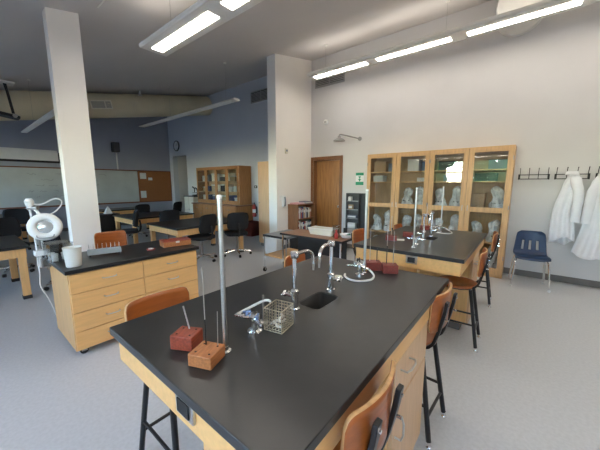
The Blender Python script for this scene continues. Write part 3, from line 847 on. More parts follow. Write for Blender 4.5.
def task_chair(label):
    t = thing('task_chair', label, 'chair', (0, 0, 0), 0, 'black rolling task chairs')
    MB().prism(rrect(.44, .44, .12, 6), lambda u, v, q: (u, v, q), .43, .50).build('seat', 'black_fabric', t, bevel=.02, seg=3)
    def bk(u, v):
        x = (u - .5) * .42; z = .56 + v * .36
        e = max(0, abs(u - .5) * 2 - .5) / .5; e2 = max(0, abs(v - .5) * 2 - .5) / .5
        s = 1 - .12 * e2 ** 2
        return (x * s, .20 + .05 * v - .06 * (abs(u - .5) * 2) ** 2, .74 + (z - .74) * (1 - .15 * e ** 2))
    MB().grid(bk, 14, 10).build('backrest', 'black_fabric', t, solid=.05)
    MB().tube([(0, .05, .43), (0, .24, .43), (0, .285, .52), (0, .265, .70)], .018, 8, smooth=2).build('back_bar', 'black_plastic', t)
    MB().cyl((0, 0, .10), (0, 0, .43), .026, .02, n=14).build('gas_post', 'dull_metal', t)
    MB().lathe([(.045, .07), (.045, .12), (.03, .13)], n=16).build('hub', 'chrome', t)
    for k in range(5):
        a = 2 * PI * k / 5 + .3; c, s = math.cos(a), math.sin(a)
        MB().cyl((c * .04, s * .04, .10), (c * .29, s * .29, .075), .020, .013, n=10).build('base_leg', 'chrome', t)
        MB().cyl((c * .29 - s * .018, s * .29 + c * .018, .028), (c * .29 + s * .018, s * .29 - c * .018, .028), .028, n=14).build('caster', 'black_plastic', t)
    return t


TC = task_chair('black task chair at the near corner of the nearest back-room desk'); TC.location = (-4.88, 3.0, 0); TC.rotation_euler = (0, 0, R(-75))
dup(TC, (-4.72, 3.72, 0), R(-115), 'black task chair at the far corner of the nearest back-room desk')
dup(TC, (-6.35, 3.05, 0), R(-95), 'black task chair between the two back-room desks')
dup(TC, (-8.6, 3.35, 0), R(-80), 'black task chair beside the cork board counter, right of the black cabinet')
dup(TC, (-6.75, 2.35, 0), R(-20), 'black task chair pulled up to the middle back-room desk')
dup(TC, (-5.25, 1.0, 0), R(195), 'black task chair just behind the magnifier lamp')
dup(TC, (-6.7, .55, 0), R(100), 'black task chair between the two leftmost desks')
dup(TC, (-9.0, .9, 0), R(80), 'black task chair before the farthest left desk')
dup(TC, (-8.9, 4.5, 0), R(-60), 'black task chair nearest the cork board corner')

t = thing('black_cabinet', 'black low cabinet between the white column and the back-room desk', 'cabinet', (-8.75, 2.62, 0))
box(-.25, -.27, 0, .25, .22, .70).build('cabinet_body', 'black_plastic', t, bevel=.006)
dd = box(.25, -.26, .03, .265, .21, .68).build('cabinet_door', 'black_laminate', t, bevel=.003)
MB().cyl((.265, .17, .35), (.28, .17, .35), .012, n=10).build('knob', 'dull_metal', dd)
t = thing('tissue', 'white folded tissue standing on the black cabinet', 'tissue', (-8.68, 2.62, .705))
MB().add([(-.08, -.09, 0), (.08, -.08, 0), (.075, .09, 0), (-.08, .085, 0), (0, .0, .2), (.01, .02, .18)], [(0, 1, 4), (1, 2, 5, 4), (2, 3, 5), (3, 0, 4, 5), (3, 2, 1, 0)]).build('tissue_fold', 'paper', t)

# ------------------------------------------------------------------ boards on the left wall
bx = XL + .002
t = thing('whiteboard', 'long whiteboard with wood trim on the far left wall', 'whiteboard', (bx, 1.8, 0))
box(0, -2.8, .83, .02, 2.68, 1.95).build('board_surface', 'whiteboard', t)
for a in ((-2.83, .79, 2.68, .83), (-2.83, 1.95, 2.68, 1.985)):
    box(0, a[0], a[1], .035, a[2], a[3]).build('trim_rail', 'board_trim', t, bevel=.004)
box(.02, -2.8, .79, .09, 2.6, .80).build('marker_tray', 'board_trim', t)
random.seed(3)
for row in range(5):
    y = -.2 + random.uniform(-.2, .2); z = 1.78 - row * .17
    while y < 1.5:
        l = random.uniform(.08, .3)
        if random.random() < .75:
            MB().tube([(.0215, y + l * k / 6, z + random.uniform(-.03, .03)) for k in range(7)], .005, 4).build('marker_line', 'grey_metal', t)
        y += l + random.uniform(.04, .16)
t = thing('cork_board', 'orange cork board with two papers on the far left wall', 'bulletin board', (bx, 5.1, 0))
box(0, -.60, .83, .02, .60, 1.95).build('cork_surface', 'corkboard', t)
for a in ((-.62, .79, .63, .83), (-.62, 1.95, .63, 1.985), (.60, .83, .63, 1.95), (-.62, .83, -.60, 1.95)):
    box(0, a[0], a[1], .035, a[2], a[3]).build('trim_rail', 'board_trim', t, bevel=.004)
for i, (ya, yb, za, zb, lb) in enumerate(((4.56, 4.78, 1.67, 1.89, 'white paper pinned at the top of the cork board'), (4.545, 4.74, .96, 1.22, 'white paper pinned at the bottom of the cork board'), (4.85, 5.0, 1.62, 1.72, 'small torn paper scrap pinned on the cork board'))):
    o = box(bx + .021, ya, za, bx + .024, yb, zb).build('pinned_paper', 'paper'); tag(o, lb, 'paper', 'papers on the cork board')
t = thing('projection_screen', 'white pull-down projection screen with a black border above the whiteboard', 'screen', (bx, .9, 0))
box(0, -1.9, 2.17, .05, 1.34, 2.43).build('screen_fabric', 'white_plastic', t, bevel=.002)
box(.001, -1.92, 2.11, .054, 1.42, 2.17).build('border_bottom', 'black_plastic', t)
box(.001, 1.34, 2.17, .054, 1.42, 2.42).build('border_side', 'black_plastic', t)
box(.0, -1.95, 2.43, .09, 1.32, 2.48).build('screen_case', 'white_plastic', t, bevel=.01)
t = thing('wall_speaker', 'black loudspeaker high on the far left wall', 'speaker', (bx, 3.79, 2.73))
box(.06, -.10, -.16, .26, .10, .16).build('speaker_box', 'black_plastic', t, bevel=.01)
box(0, -.03, -.04, .06, .03, .04).build('bracket', 'black_steel', t)
box(.26, -.085, -.145, .266, .085, .145).build('speaker_grille', 'dark_grille', t)
o = box(bx, 3.83, 1.99, bx + .03, 3.87, 2.56).build('conduit', 'white_plastic', bevel=.003); tag(o, 'white cable conduit below the black loudspeaker', 'conduit')
# projector on a ceiling pole
pz = ceil_z(1.0)
t = thing('projector', 'black projector hanging from a white ceiling plate by a cabled pole', 'projector', (-7.8, .90, pz - .02))
box(-.12, -.16, -.055, .12, .12, -.02).build('ceiling_plate', 'white_plastic', t, bevel=.006)
MB().cyl((0, .0, -.05), (0, .06, -.58), .022, n=12).build('pole', 'black_steel', t)
MB().tube([(.03, -.02, -.06), (.05, .0, -.2), (-.02, .05, -.35), (.04, .03, -.45), (.02, .07, -.58)], .012, 8, smooth=2).build('cable', 'black_plastic', t)
pj = MB().prism(rrect(.30, .36, .06), lambda u, v, q: (u, v, q), -.66, -.61, M=Matrix.Translation((0, .06, 0)) @ Matrix.Rotation(R(-9), 4, 'X')).build('projector_body', 'black_plastic', t, bevel=.012)
MB().cyl((.13, .06, -.64), (.17, .06, -.64), .035, n=16).build('projector_lens', 'dull_metal', pj)

# clock wall
t = thing('wall_clock', 'round black-rimmed clock on the wall above the doorway', 'clock', (-10.72, YW, 2.93))
Mc = Matrix.Rotation(PI / 2, 4, 'X')
MB().lathe([(.20, .001), (.20, .035), (.19, .045), (.165, .045), (.165, .03)], n=32, M=Mc).build('rim', 'black_plastic', t)
MB().lathe([(.001, .03), (.164, .03), (.164, .033), (.001, .033)], n=32, M=Mc).build('dial', 'white_plastic', t)
hm = MB(); hm.box(-.006, -.038, 0, .006, -.035, .10, M=Matrix.Rotation(R(40), 4, 'Y')); hm.box(-.004, -.042, 0, .004, -.039, .14, M=Matrix.Rotation(R(170), 4, 'Y')); hm.build('hands', 'black_plastic', t)
t = thing('grey_locker', 'grey metal locker panel inside the far doorway', 'locker', (-10.27, YW + .95, 0))
box(-.16, -.2, .0, .16, .2, 1.75).build('locker_body', 'grey_metal', t, bevel=.004)
ld = box(-.15, -.215, .05, .15, -.2, 1.7).build('locker_door', 'grey_metal', t, bevel=.003)
box(.09, -.23, .85, .11, -.215, .98).build('handle', 'chrome', ld)
t = thing('cream_cabinet', 'cream cabinet between the far doorway and the wooden wall cabinet', 'cabinet', (-9.2, 5.5, 0))
box(-.30, -.24, .06, .30, .24, 1.04).build('cabinet_body', 'cream_plastic', t, bevel=.004)
box(-.32, -.26, 1.04, .32, .245, 1.07).build('countertop', 'black_laminate', t, bevel=.003)
for s in (-1, 1):
    dd = box(s * .15 - .14, -.258, .08, s * .15 + .14, -.24, 1.02).build('cabinet_door', 'cream_plastic', t, bevel=.003)
    MB().cyl((s * .05, -.258, .6), (s * .05, -.275, .6), .012, n=10).build('knob', 'chrome', dd)


def microscope(parent, m1, m2, s=1.0):
    MB().prism(rrect(.15 * s, .2 * s, .03 * s), lambda u, v, q: (u, v, q), 0, .04 * s).build('scope_base', m2, parent, bevel=.005)
    MB().tube([(0, .07 * s, .04 * s), (0, .085 * s, .15 * s), (0, .07 * s, .25 * s), (0, .0, .29 * s)], .02 * s, 10, smooth=2).build('scope_arm', m1, parent)
    MB().cyl((0, -.03 * s, .13 * s), (0, -.03 * s, .26 * s), .018 * s, n=12).build('objective_tube', m2, parent)
    MB().cyl((0, -.02 * s, .26 * s), (0, -.11 * s, .33 * s), .020 * s, n=12).build('eyepiece_tube', m1, parent)
    box(-.06 * s, -.09 * s, .10 * s, .06 * s, .05 * s, .115 * s).build('stage', m2, parent, bevel=.002)


t = thing('black_microscope', 'black microscope standing on the cream cabinet', 'microscope', (-9.15, 5.48, 1.072), 0)
microscope(t, 'black_plastic', 'black_plastic', .95)

# far wooden wall cabinet with glass doors above a base cabinet
FX0, FX1 = -8.72, -6.50
t = thing('base_cabinet', 'wooden base cabinet with a dark top under the far glass-door cabinet', 'cabinet', ((FX0 + FX1) / 2, YW, 0))
w = (FX1 - FX0) / 2
box(-w + .005, -.64, .08, w + .05, -.005, .83).build('cabinet_body', 'oak_far', t, bevel=.003)
box(-w + .05, -.6, 0, w, -.01, .08).build('toe_kick', 'base_rubber', t)
box(-w - .02, -.68, .83, w + .08, -.004, .868).build('countertop', 'walnut_top', t, bevel=.003)
for i in range(4):
    a = -w + .02 + i * (2 * w) / 4; b = a + 2 * w / 4 - .012
    d = box(a, -.658, .64, b, -.64, .815).build('drawer', 'oak_far', t, bevel=.003); MB().tube([((a + b) / 2 - .05, -.658, .73), ((a + b) / 2 - .05, -.68, .73), ((a + b) / 2 + .05, -.68, .73), ((a + b) / 2 + .05, -.658, .73)], .006, 6).build('handle', 'dull_metal', d)
    d = box(a, -.658, .09, b, -.64, .63).build('cabinet_door', 'oak_far', t, bevel=.003); MB().cyl((b - .05, -.658, .56), (b - .05, -.675, .56), .012, n=8).build('knob', 'dull_metal', d)
t = thing('glass_wall_cabinet', 'wooden cabinet with four glass doors against the far clock wall', 'cabinet', ((FX0 + FX1) / 2, YW, .87))
Hc = 1.14; dp = .45
box(-w, -dp, 0, -w + .025, -.002, Hc).build('side_panel', 'oak_far', t); box(w - .025, -dp, 0, w, -.002, Hc).build('side_panel', 'oak_far', t)
box(-w + .025, -.015, 0, w - .025, -.002, Hc).build('back_panel', 'cabinet_inside', t)
box(-w + .025, -dp, Hc - .03, w - .025, -.015, Hc).build('top_panel', 'oak_far', t); box(-w + .025, -dp, 0, w - .025, -.015, .05).build('bottom_panel', 'oak_far', t)
for z in (.36, .68): box(-w + .025, -dp + .04, z, w - .025, -.015, z + .02).build('shelf', 'cabinet_inside', t)
for i in range(4):
    a = -w + .03 + i * (2 * w - .06) / 4; b = a + (2 * w - .06) / 4 - .006; s = .06
    m = MB(); m.box(a, -dp - .02, .055, a + s, -dp, Hc - .035).box(b - s, -dp - .02, .055, b, -dp, Hc - .035).box(a + s, -dp - .02, .055, b - s, -dp, .055 + s).box(a + s, -dp - .02, Hc - .035 - s, b - s, -dp, Hc - .035)
    d = m.build('glass_door', 'oak_far', t)
    box(a + s, -dp - .012, .055 + s, b - s, -dp - .008, Hc - .035 - s).build('pane', 'cabinet_glass', d)
random.seed(11)
cols = ['white_cover', 'blue_cover', 'grey_cover', 'tan_cover', 'black_cover', 'green_cover', 'cream_plastic']
nm = {'white_cover': 'white', 'blue_cover': 'dark blue', 'grey_cover': 'grey', 'tan_cover': 'tan', 'black_cover': 'black', 'green_cover': 'dark green', 'cream_plastic': 'cream', 'pink_cover': 'pink', 'red_cover': 'red'}
ordn = ['first', 'second', 'third', 'fourth', 'fifth', 'sixth', 'seventh', 'eighth', 'ninth', 'tenth', 'eleventh', 'twelfth']
for r_, z in enumerate((.925, 1.252, 1.572)):
    x = FX0 + .15; k = 0
    while x < FX1 - .25:
        wv = random.uniform(.12, .26); hv = random.uniform(.14, .25); c = random.choice(cols)
        o = thing('storage_box', '%s box on the %s shelf of the far glass cabinet, %s from the left' % (nm[c], ('lowest', 'middle', 'top')[r_], ordn[k]), 'box', (x + wv / 2, YW - .21, z), 0, 'boxes in the far glass cabinet')
        box(-wv / 2, -.12, 0, wv / 2, .12, hv * .8).build('box_body', c, o, bevel=.004)
        box(-wv / 2 - .004, -.124, hv * .8, wv / 2 + .004, .124, hv).build('box_lid', c if k % 2 else 'white_cover', o, bevel=.004)
        x += wv + random.uniform(.03, .12); k += 1
# red bin, extinguisher, small plate, tall cabinet
t = thing('red_bin', 'dark red bin on the floor beside the far base cabinet', 'bin', (-6.16, 5.42, 0))
m = MB(); vs = [(-.15, -.15, 0), (.15, -.15, 0), (.15, .15, 0), (-.15, .15, 0), (-.18, -.18, .40), (.18, -.18, .40), (.18, .18, .40), (-.18, .18, .40)]
m.add(vs, [(3, 2, 1, 0), (0, 1, 5, 4), (1, 2, 6, 5), (2, 3, 7, 6), (3, 0, 4, 7)]); m.build('bin_body', 'maroon_box', t, solid=.01)
m = MB(); m.tube([(-.183, -.183, .40), (.183, -.183, .40), (.183, .183, .40), (-.183, .183, .40)], .012, 8, closed=True); m.build('bin_rim', 'maroon_box', t)
t = thing('fire_extinguisher', 'red fire extinguisher with white label on the back room wall', 'extinguisher', (-6.30, YW - .085, .52))
MB().lathe([(.05, 0), (.06, .01), (.06, .28), (.045, .33), (.02, .35), (.02, .37)], n=20).build('cylinder', 'red_paint', t)
MB().lathe([(.0605, .12), (.0608, .125), (.0608, .22), (.0605, .225)], n=20).build('label_band', 'white_cover', t)
m = MB(); m.box(-.015, -.07, .37, .015, .03, .385).box(-.012, -.08, .40, .012, .03, .412).cyl((0, 0, .36), (0, 0, .42), .016, n=10); m.build('valve', 'black_plastic', t)
MB().tube([(0, .0, .39), (.07, -.01, .37), (.085, 0, .2), (.075, 0, .08)], .009, 8, smooth=2).build('hose', 'black_plastic', t)
box(-.03, .06, .1, .03, .084, .3).build('wall_bracket', 'black_steel', t)
t = thing('switch_plate', 'small dark switch plate above the fire extinguisher', 'switch', (-6.30, YW, 1.40)); box(-.06, -.012, -.04, .06, 0, .04).build('plate', 'black_plastic', t, bevel=.003); box(-.012, -.018, -.02, .012, -.012, .02).build('toggle', 'white_plastic', t)
t = thing('tall_wood_cabinet', 'tall narrow wooden cabinet against the far side of the wing wall', 'cabinet', (-4.76, 4.95, 0))
box(-.22, -.32, .08, .22, .34, 2.0).build('cabinet_body', 'maple_door', t, bevel=.003)
box(-.2, -.30, 0, .2, .32, .08).build('toe_kick', 'base_rubber', t)
d = box(-.218, -.34, .09, .218, -.32, 1.99).build('cabinet_door', 'maple_door', t, bevel=.003)
MB().cyl((-.17, -.34, 1.05), (-.17, -.36, 1.05), .012, n=10).build('knob', 'dull_metal', d)
# on the wing wall
t = thing('thermostat', 'beige thermostat high on the wing wall', 'thermostat', (XWING, 4.81, 2.21)); box(0, -.04, -.055, .03, .04, .055).build('housing', 'cream_plastic', t, bevel=.005); box(.03, -.025, -.01, .033, .025, .03).build('dial_window', 'grey_cover', t)
t = thing('wall_phone', 'grey wall intercom phone on the wing wall above the bookshelf', 'phone', (XWING, 4.72, 1.10)); box(0, -.05, -.13, .035, .05, .13).build('back_plate', 'white_plastic', t, bevel=.004)
MB().tube([(.05, -.015, -.10), (.065, -.015, -.06), (.065, -.015, .06), (.05, -.015, .10)], .018, 8, smooth=1).build('handset', 'grey_metal', t)
t = thing('light_switch', 'white light switch low on the wing wall', 'switch', (XWING, 4.62, 1.17)); box(0, -.035, -.06, .008, .035, .06).build('plate', 'white_plastic', t, bevel=.002); box(.008, -.008, -.015, .016, .008, .015).build('toggle', 'white_plastic', t)
# white bin and black bin
t = thing('white_bin', 'white lidded bin on the floor at the foot of the wing wall', 'bin', (-4.17, 4.30, 0), .1)
m = MB(); vs = [(-.15, -.12, 0), (.15, -.12, 0), (.15, .12, 0), (-.15, .12, 0), (-.18, -.15, .33), (.18, -.15, .33), (.18, .15, .33), (-.18, .15, .33)]
m.add(vs, [(3, 2, 1, 0), (0, 1, 5, 4), (1, 2, 6, 5), (2, 3, 7, 6), (3, 0, 4, 7), (4, 5, 6, 7)]); m.build('bin_body', 'white_plastic', t, bevel=.01)
box(-.19, -.16, .33, .19, .16, .365).build('bin_lid', 'white_plastic', t, bevel=.01)
t = thing('black_bin', 'black waste bin between the white bin and the bookshelf', 'bin', (-3.80, 4.50, 0), .1)
MB().lathe([(.11, 0), (.115, .01), (.14, .36), (.148, .365), (.148, .38), (.138, .38), (.112, .02)], n=24).build('bin_body', 'black_plastic', t)
MB().lathe([(.138, .382), (.148, .382), (.148, .392), (.138, .392)], n=24).build('bin_rim', 'black_laminate', t)
# bookshelf
BY0, BY1, BD, BH = 4.86, 5.52, .30, 1.03
t = thing('bookshelf', 'brown wooden bookshelf of binders against the wing wall beside the door', 'bookshelf', (XWING + .005, (BY0 + BY1) / 2, 0))
hw = (BY1 - BY0) / 2
box(.008, -hw, 0, BD, -hw + .02, BH).build('side_panel', 'shelf_wood', t, bevel=.002); box(.008, hw - .02, 0, BD, hw, BH).build('side_panel', 'shelf_wood', t, bevel=.002)
box(.0, -hw, 0, .008, hw, BH).build('back_panel', 'shelf_wood', t)
shz = (.05, .36, .68, BH - .022)
for z in shz: box(.01, -hw + .02, z, BD - .005, hw - .02, z + .02).build('shelf', 'shelf_wood', t)
random.seed(5)
bc = ['white_cover', 'blue_cover', 'grey_cover', 'tan_cover', 'black_cover', 'red_cover', 'green_cover', 'white_cover']
for r_, z in enumerate(shz[:3]):
    y = BY0 + .035; k = 0
    top = (shz[r_ + 1] - z - .02)
    while y < BY1 - .07 and k < 12:
        th = random.uniform(.022, .055); hgt = top * random.uniform(.74, .92); c = bc[(k * 3 + r_ * 2 + random.randint(0, 1)) % len(bc)]
        lean = R(random.uniform(-1, 5)) if k > 5 else 0
        o = thing('book', '%s %s on the %s shelf of the bookshelf, %s from the wing end' % (nm[c], 'binder' if th > .04 else 'book', ('lowest', 'middle', 'top')[r_], ordn[k]), 'book', (XWING + .03, y, z + .0205), 0, 'books and binders on the bookshelf')
        o.rotation_euler = (-lean * .0, 0, 0)
        box(0, 0, 0, .23, th, hgt).build('book_cover', c, o, bevel=.003)
        box(.23, th * .2, hgt * .55, .2315, th * .8, hgt * .8).build('spine_label', 'paper', o)
        y += th + .004; k += 1
for (y, wv, hv, c, lb) in ((5.02, .26, .03, 'pink_cover', 'pink folder stack lying on top of the bookshelf'), (5.33, .24, .05, 'grey_cover', 'grey-blue folder stack lying on top of the bookshelf')):
    o = thing('folder_stack', lb, 'folders', (XWING + .16, y, BH - .0), 0)
    for q in range(3): box(-.12 + .004 * q, -wv / 2, hv * q / 3, .12 - .006 * q, wv / 2 - .01 * q, hv * (q + 1) / 3 - .001).build('folder', c if q != 1 else 'white_cover', o)

# cart and walnut table
t = thing('lab_cart', 'grey-topped steel cart with a wooden shelf on casters', 'cart', (-3.17, 3.60, 0), 0)
cw, cd, cz = .26, .33, .65
box(-cw, -cd, cz - .03, cw, cd, cz).build('cart_top', 'grey_metal', t, bevel=.004)
box(-cw - .003, -cd - .004, cz - .035, cw + .003, -cd, cz + .0).build('edge_band', 'black_plastic', t)
box(-cw + .012, -cd + .012, .28, cw - .012, cd - .012, .30).build('lower_shelf', 'maple', t, bevel=.003)
for sx in (-1, 1):
    for sy in (-1, 1):
        x, y = sx * (cw - .013), sy * (cd - .013)
        l = MB().cyl((x, y, .075), (x, y, cz - .03), .011, n=10).build('leg', 'chrome', t)
        MB().cyl((x - .012, y, .035), (x + .012, y, .035), .035, n=16).build('caster', 'black_plastic', l)
        cm = MB(); cm.box(x - .02, y - .015, .03, x - .014, y + .015, .078).box(x + .014, y - .015, .03, x + .02, y + .015, .078).box(x - .02, y - .015, .072, x + .02, y + .015, .078); cm.build('caster_fork', 'chrome', l)
t = thing('walnut_table', 'brown-topped table with black panel and steel legs behind the faucets', 'table', (-2.36, 3.36, 0), 0)
tw, td, tz = .54, .24, .755
box(-tw, -td, tz - .028, tw, td, tz).build('tabletop', 'walnut_top', t, bevel=.003)
m = MB(); m.box(-tw - .003, -td - .004, tz - .030, tw + .003, -td, tz - .002).box(tw, -td, tz - .03, tw + .003, td, tz - .002).box(-tw - .003, -td, tz - .03, -tw, td, tz - .002); m.build('edge_band', 'black_plastic', t)
box(-tw + .16, .0, .28, tw - .06, .018, tz - .03).build('modesty_panel', 'black_laminate', t, bevel=.002)
for sx in (-1, 1):
    for sy in (-1, 1):
        x, y = sx * (tw - .03), sy * (td - .03)
        l = MB().cyl((x, y, .015), (x, y, tz - .028), .013, n=10).build('leg', 'chrome', t)
        MB().lathe([(.018, 0), (.018, .012), (.013, .018)], (x, y, 0), 12).build('foot', 'black_plastic', l)
for sx in (-1, 1):
    MB().cyl((sx * (tw - .03), -td + .03, .2), (sx * (tw - .03), td - .03, .2), .010, n=8).build('side_bar', 'chrome', t)
# on the walnut table
t = thing('white_container', 'long cream open container on the brown-topped table', 'container', (-2.30, 3.40, .7555), R(2))
m = MB(); vs = [(-.17, -.075, 0), (.17, -.075, 0), (.17, .075, 0), (-.17, .075, 0), (-.20, -.095, .095), (.20, -.095, .095), (.20, .095, .095), (-.20, .095, .095)]
m.add(vs, [(3, 2, 1, 0), (0, 1, 5, 4), (1, 2, 6, 5), (2, 3, 7, 6), (3, 0, 4, 7)]); m.build('tub', 'cream_plastic', t, solid=.006)
m = MB(); m.tube([(-.202, -.097, .095), (.202, -.097, .095), (.202, .097, .095), (-.202, .097, .095)], .006, 6, closed=True); m.build('tub_rim', 'milk_plastic', t)
t = thing('glass_jar', 'clear jar standing right of the cream container', 'jar', (-2.03, 3.33, .7555))
MB().lathe([(.05, 0), (.052, .005), (.052, .15), (.047, .15), (.047, .01)], n=24).build('jar_body', 'clear_plastic', t); MB().lathe([(.053, .151), (.053, .168), (.05, .17)], n=24).build('jar_lid', 'clear_plastic', t)
t = thing('red_bottle', 'small red bottle with white cap on the brown-topped table', 'bottle', (-1.98, 3.25, .7555))
MB().lathe([(.024, 0), (.026, .004), (.026, .065), (.012, .085), (.012, .095)], n=16).build('bottle_body', 'red_paint', t); MB().lathe([(.014, .095), (.014, .115), (.008, .122)], n=14).build('bottle_cap', 'red_cover', t)
t = thing('white_dish', 'shallow white dish holding odds and ends on the brown-topped table', 'dish', (-1.90, 3.40, .7555))
MB().lathe([(.06, 0), (.065, .006), (.095, .05), (.099, .05), (.07, .004)], n=28).build('dish_bowl', 'white_plastic', t)
m = MB()
for q in range(4): m.box(-.03 + .02 * q, -.03 + .01 * q, .012, -.012 + .02 * q, .02, .03 + .01 * q)
m.build('dish_contents', 'green_cover', t)
t = thing('black_phone', 'small black radio standing at the back of the brown-topped table', 'radio', (-2.0, 3.53, .7555)); box(-.025, -.015, 0, .025, .015, .11).build('radio_body', 'black_plastic', t, bevel=.004); MB().cyl((.015, 0, .11), (.015, 0, .16), .005, n=8).build('antenna', 'black_plastic', t)
# shower head, sign, wall rack
t = thing('safety_shower', 'steel emergency shower head on a wall pipe above the door', 'shower', (-2.95, YW, 2.46))
MB().lathe([(.045, 0), (.045, .012), (.02, .02)], n=18, M=Matrix.Rotation(PI / 2, 4, 'X')).build('wall_flange', 'dull_metal', t)
MB().tube([(0, -.01, 0), (-.06, -.15, .015), (-.19, -.45, .05), (-.21, -.50, .05), (-.215, -.51, .02)], .013, 10, smooth=1).build('pipe', 'dull_metal', t)
MB().lathe([(.03, 0.02), (.035, -.015), (.10, -.05), (.125, -.075), (.125, -.085), (.10, -.075)], (-.215, -.51, -.0), 28).build('shower_head', 'dull_metal', t)
t = thing('green_sign', 'green and white emergency sign on the wall right of the door', 'sign', (-2.925, YW, 1.60))
box(-.095, -.006, -.135, .095, 0, .135).build('sign_board', 'sign_white', t, bevel=.001)
box(-.095, -.008, .075, .095, -.006, .135).build('green_band', 'green_sign', t); box(-.095, -.008, -.135, .095, -.006, -.065).build('green_band', 'green_sign', t)
m = MB(); m.prism([(-.035, .055), (.035, .055), (.018, .035), (.018, .02), (-.018, .02), (-.018, .035)], lambda u, v, q: (u, q, v), -.008, -.006)
m.box(-.014, -.008, -.055, .014, -.006, .01); m.box(-.035, -.008, -.02, .035, -.006, -.005); m.build('pictogram', 'green_sign', t)
t = thing('wall_rack', 'dark grey wall rack with small shelves under the green sign', 'rack', (-2.95, YW, .88))
box(-.235, -.02, -.405, .235, 0, .405).build('back_panel', 'rack_dark', t, bevel=.003)
for s in (-1, 1): box(s * .235 - .012, -.11, -.405, s * .235 + .012, -.02, .405).build('side_panel', 'rack_dark', t)
box(-.223, -.11, .385, .223, -.02, .405).build('top_panel', 'rack_dark', t)
for z in (-.40, -.17, .03, .22): box(-.223, -.11, z, .06, -.02, z + .014).build('shelf', 'dull_metal', t)
box(.06, -.105, -.4, .075, -.02, .385).build('divider', 'rack_dark', t)
for q, (x, z, wv, hv, c, lb) in enumerate(((-.10, -.385, .20, .12, 'white_cover', 'white box on the lowest shelf of the dark wall rack'), (-.10, -.155, .22, .07, 'grey_cover', 'grey box on the second shelf of the dark wall rack'), (-.14, .045, .1, .10, 'tan_cover', 'tan box on the third shelf of the dark wall rack'), (-.16, .235, .08, .09, 'white_cover', 'pale box on the top shelf of the dark wall rack'))):
    o = thing('rack_box', lb, 'box', (-2.95 + x, YW - .063, .88 + z), 0, 'boxes in the wall rack'); box(-wv / 2, -.035, 0, wv / 2, .035, hv).build('box_body', c, o, bevel=.003); box(-wv / 2 + .01, -.037, hv * .3, wv / 2 - .01, -.035, hv * .7).build('box_label', 'paper', o)
t = thing('alarm_disc', 'small round grey alarm cover on the wall above the door', 'alarm', (-3.84, YW, 2.92)); MB().lathe([(.06, .001), (.06, .02), (.045, .035), (.01, .04)], n=24, M=Matrix.Rotation(PI / 2, 4, 'X')).build('cover', 'lamp_housing', t); MB().lathe([(.02, .036), (.02, .043), (.01, .045)], n=16, M=Matrix.Rotation(PI / 2, 4, 'X')).build('button', 'dull_metal', t)

# ------------------------------------------------------------------ glass-door display cabinets
CY = 5.36; CT = 2.07
random.seed(21)


def display_cabinet(x0, x1, label):
    cx = (x0 + x1) / 2; w = (x1 - x0) / 2; dp = YW - CY - .014
    t = thing('display_cabinet', label, 'cabinet', (cx, YW - .014, 0), 0, 'birch display cabinets with glass doors')
    for s in (-1, 1): box(s * w - (.02 if s > 0 else 0), -dp, .0, s * w + (0 if s > 0 else .02), 0, CT).build('side_panel', 'cabinet_birch', t, bevel=.001)
    box(-w + .02, -.012, .05, w - .02, 0, CT - .02).build('back_panel', 'cabinet_inside', t)
    box(-w + .02, -dp, CT - .022, w - .02, -.0, CT).build('top_panel', 'cabinet_birch', t)
    box(-w + .02, -dp + .0, 0, w - .02, 0, .09).build('plinth', 'cabinet_birch', t)
    for z in (.55, 1.075, 1.535, 1.725): box(-w + .02, -dp + .02, z - .02, w - .02, -.012, z).build('shelf', 'cabinet_birch', t, bevel=.001)
    for i in range(2):
        a = -w + .003 + i * w; b = a + w - .006; s = .075; y0, y1 = -dp - .021, -dp - .001
        m = MB(); zb, zt = .055, CT - .008
        m.box(a, y0, zb, a + s, y1, zt).box(b - s, y0, zb, b, y1, zt)
        for z0, z1 in ((zb, .155), (1.04, 1.12), (1.985, zt)): m.box(a + s, y0, z0, b - s, y1, z1)
        d = m.build('glass_door', 'cabinet_birch', t)
        yg = -dp - .012
        box(a + s, yg - .002, .155, b - s, yg + .002, 1.04).build('pane', 'cabinet_glass', d)
        box(a + s, yg - .002, 1.12, b - s, yg + .002, 1.985).build('pane', 'cabinet_glass', d)
        kx = b - .035 if i == 0 else a + .035
        MB().tube([(kx, y0, 1.06), (kx, y0 - .025, 1.06), (kx, y0 - .025, 1.14), (kx, y0, 1.14)], .005, 8).build('door_pull', 'brushed_steel', d)
        hx = a + .006 if i == 0 else b - .006
        for z in (.3, 1.1, 1.85): MB().cyl((hx, y0 - .002, z), (hx, y0 - .002, z + .06), .006, n=8).build('hinge', 'dull_metal', d)
    return t


X0, X1 = -2.56, -.20; XM = (X0 + X1) / 2
display_cabinet(X0, XM, 'birch display cabinet with glass doors, nearer the room door')
display_cabinet(XM, X1, 'birch display cabinet with glass doors, nearer the coat hooks')


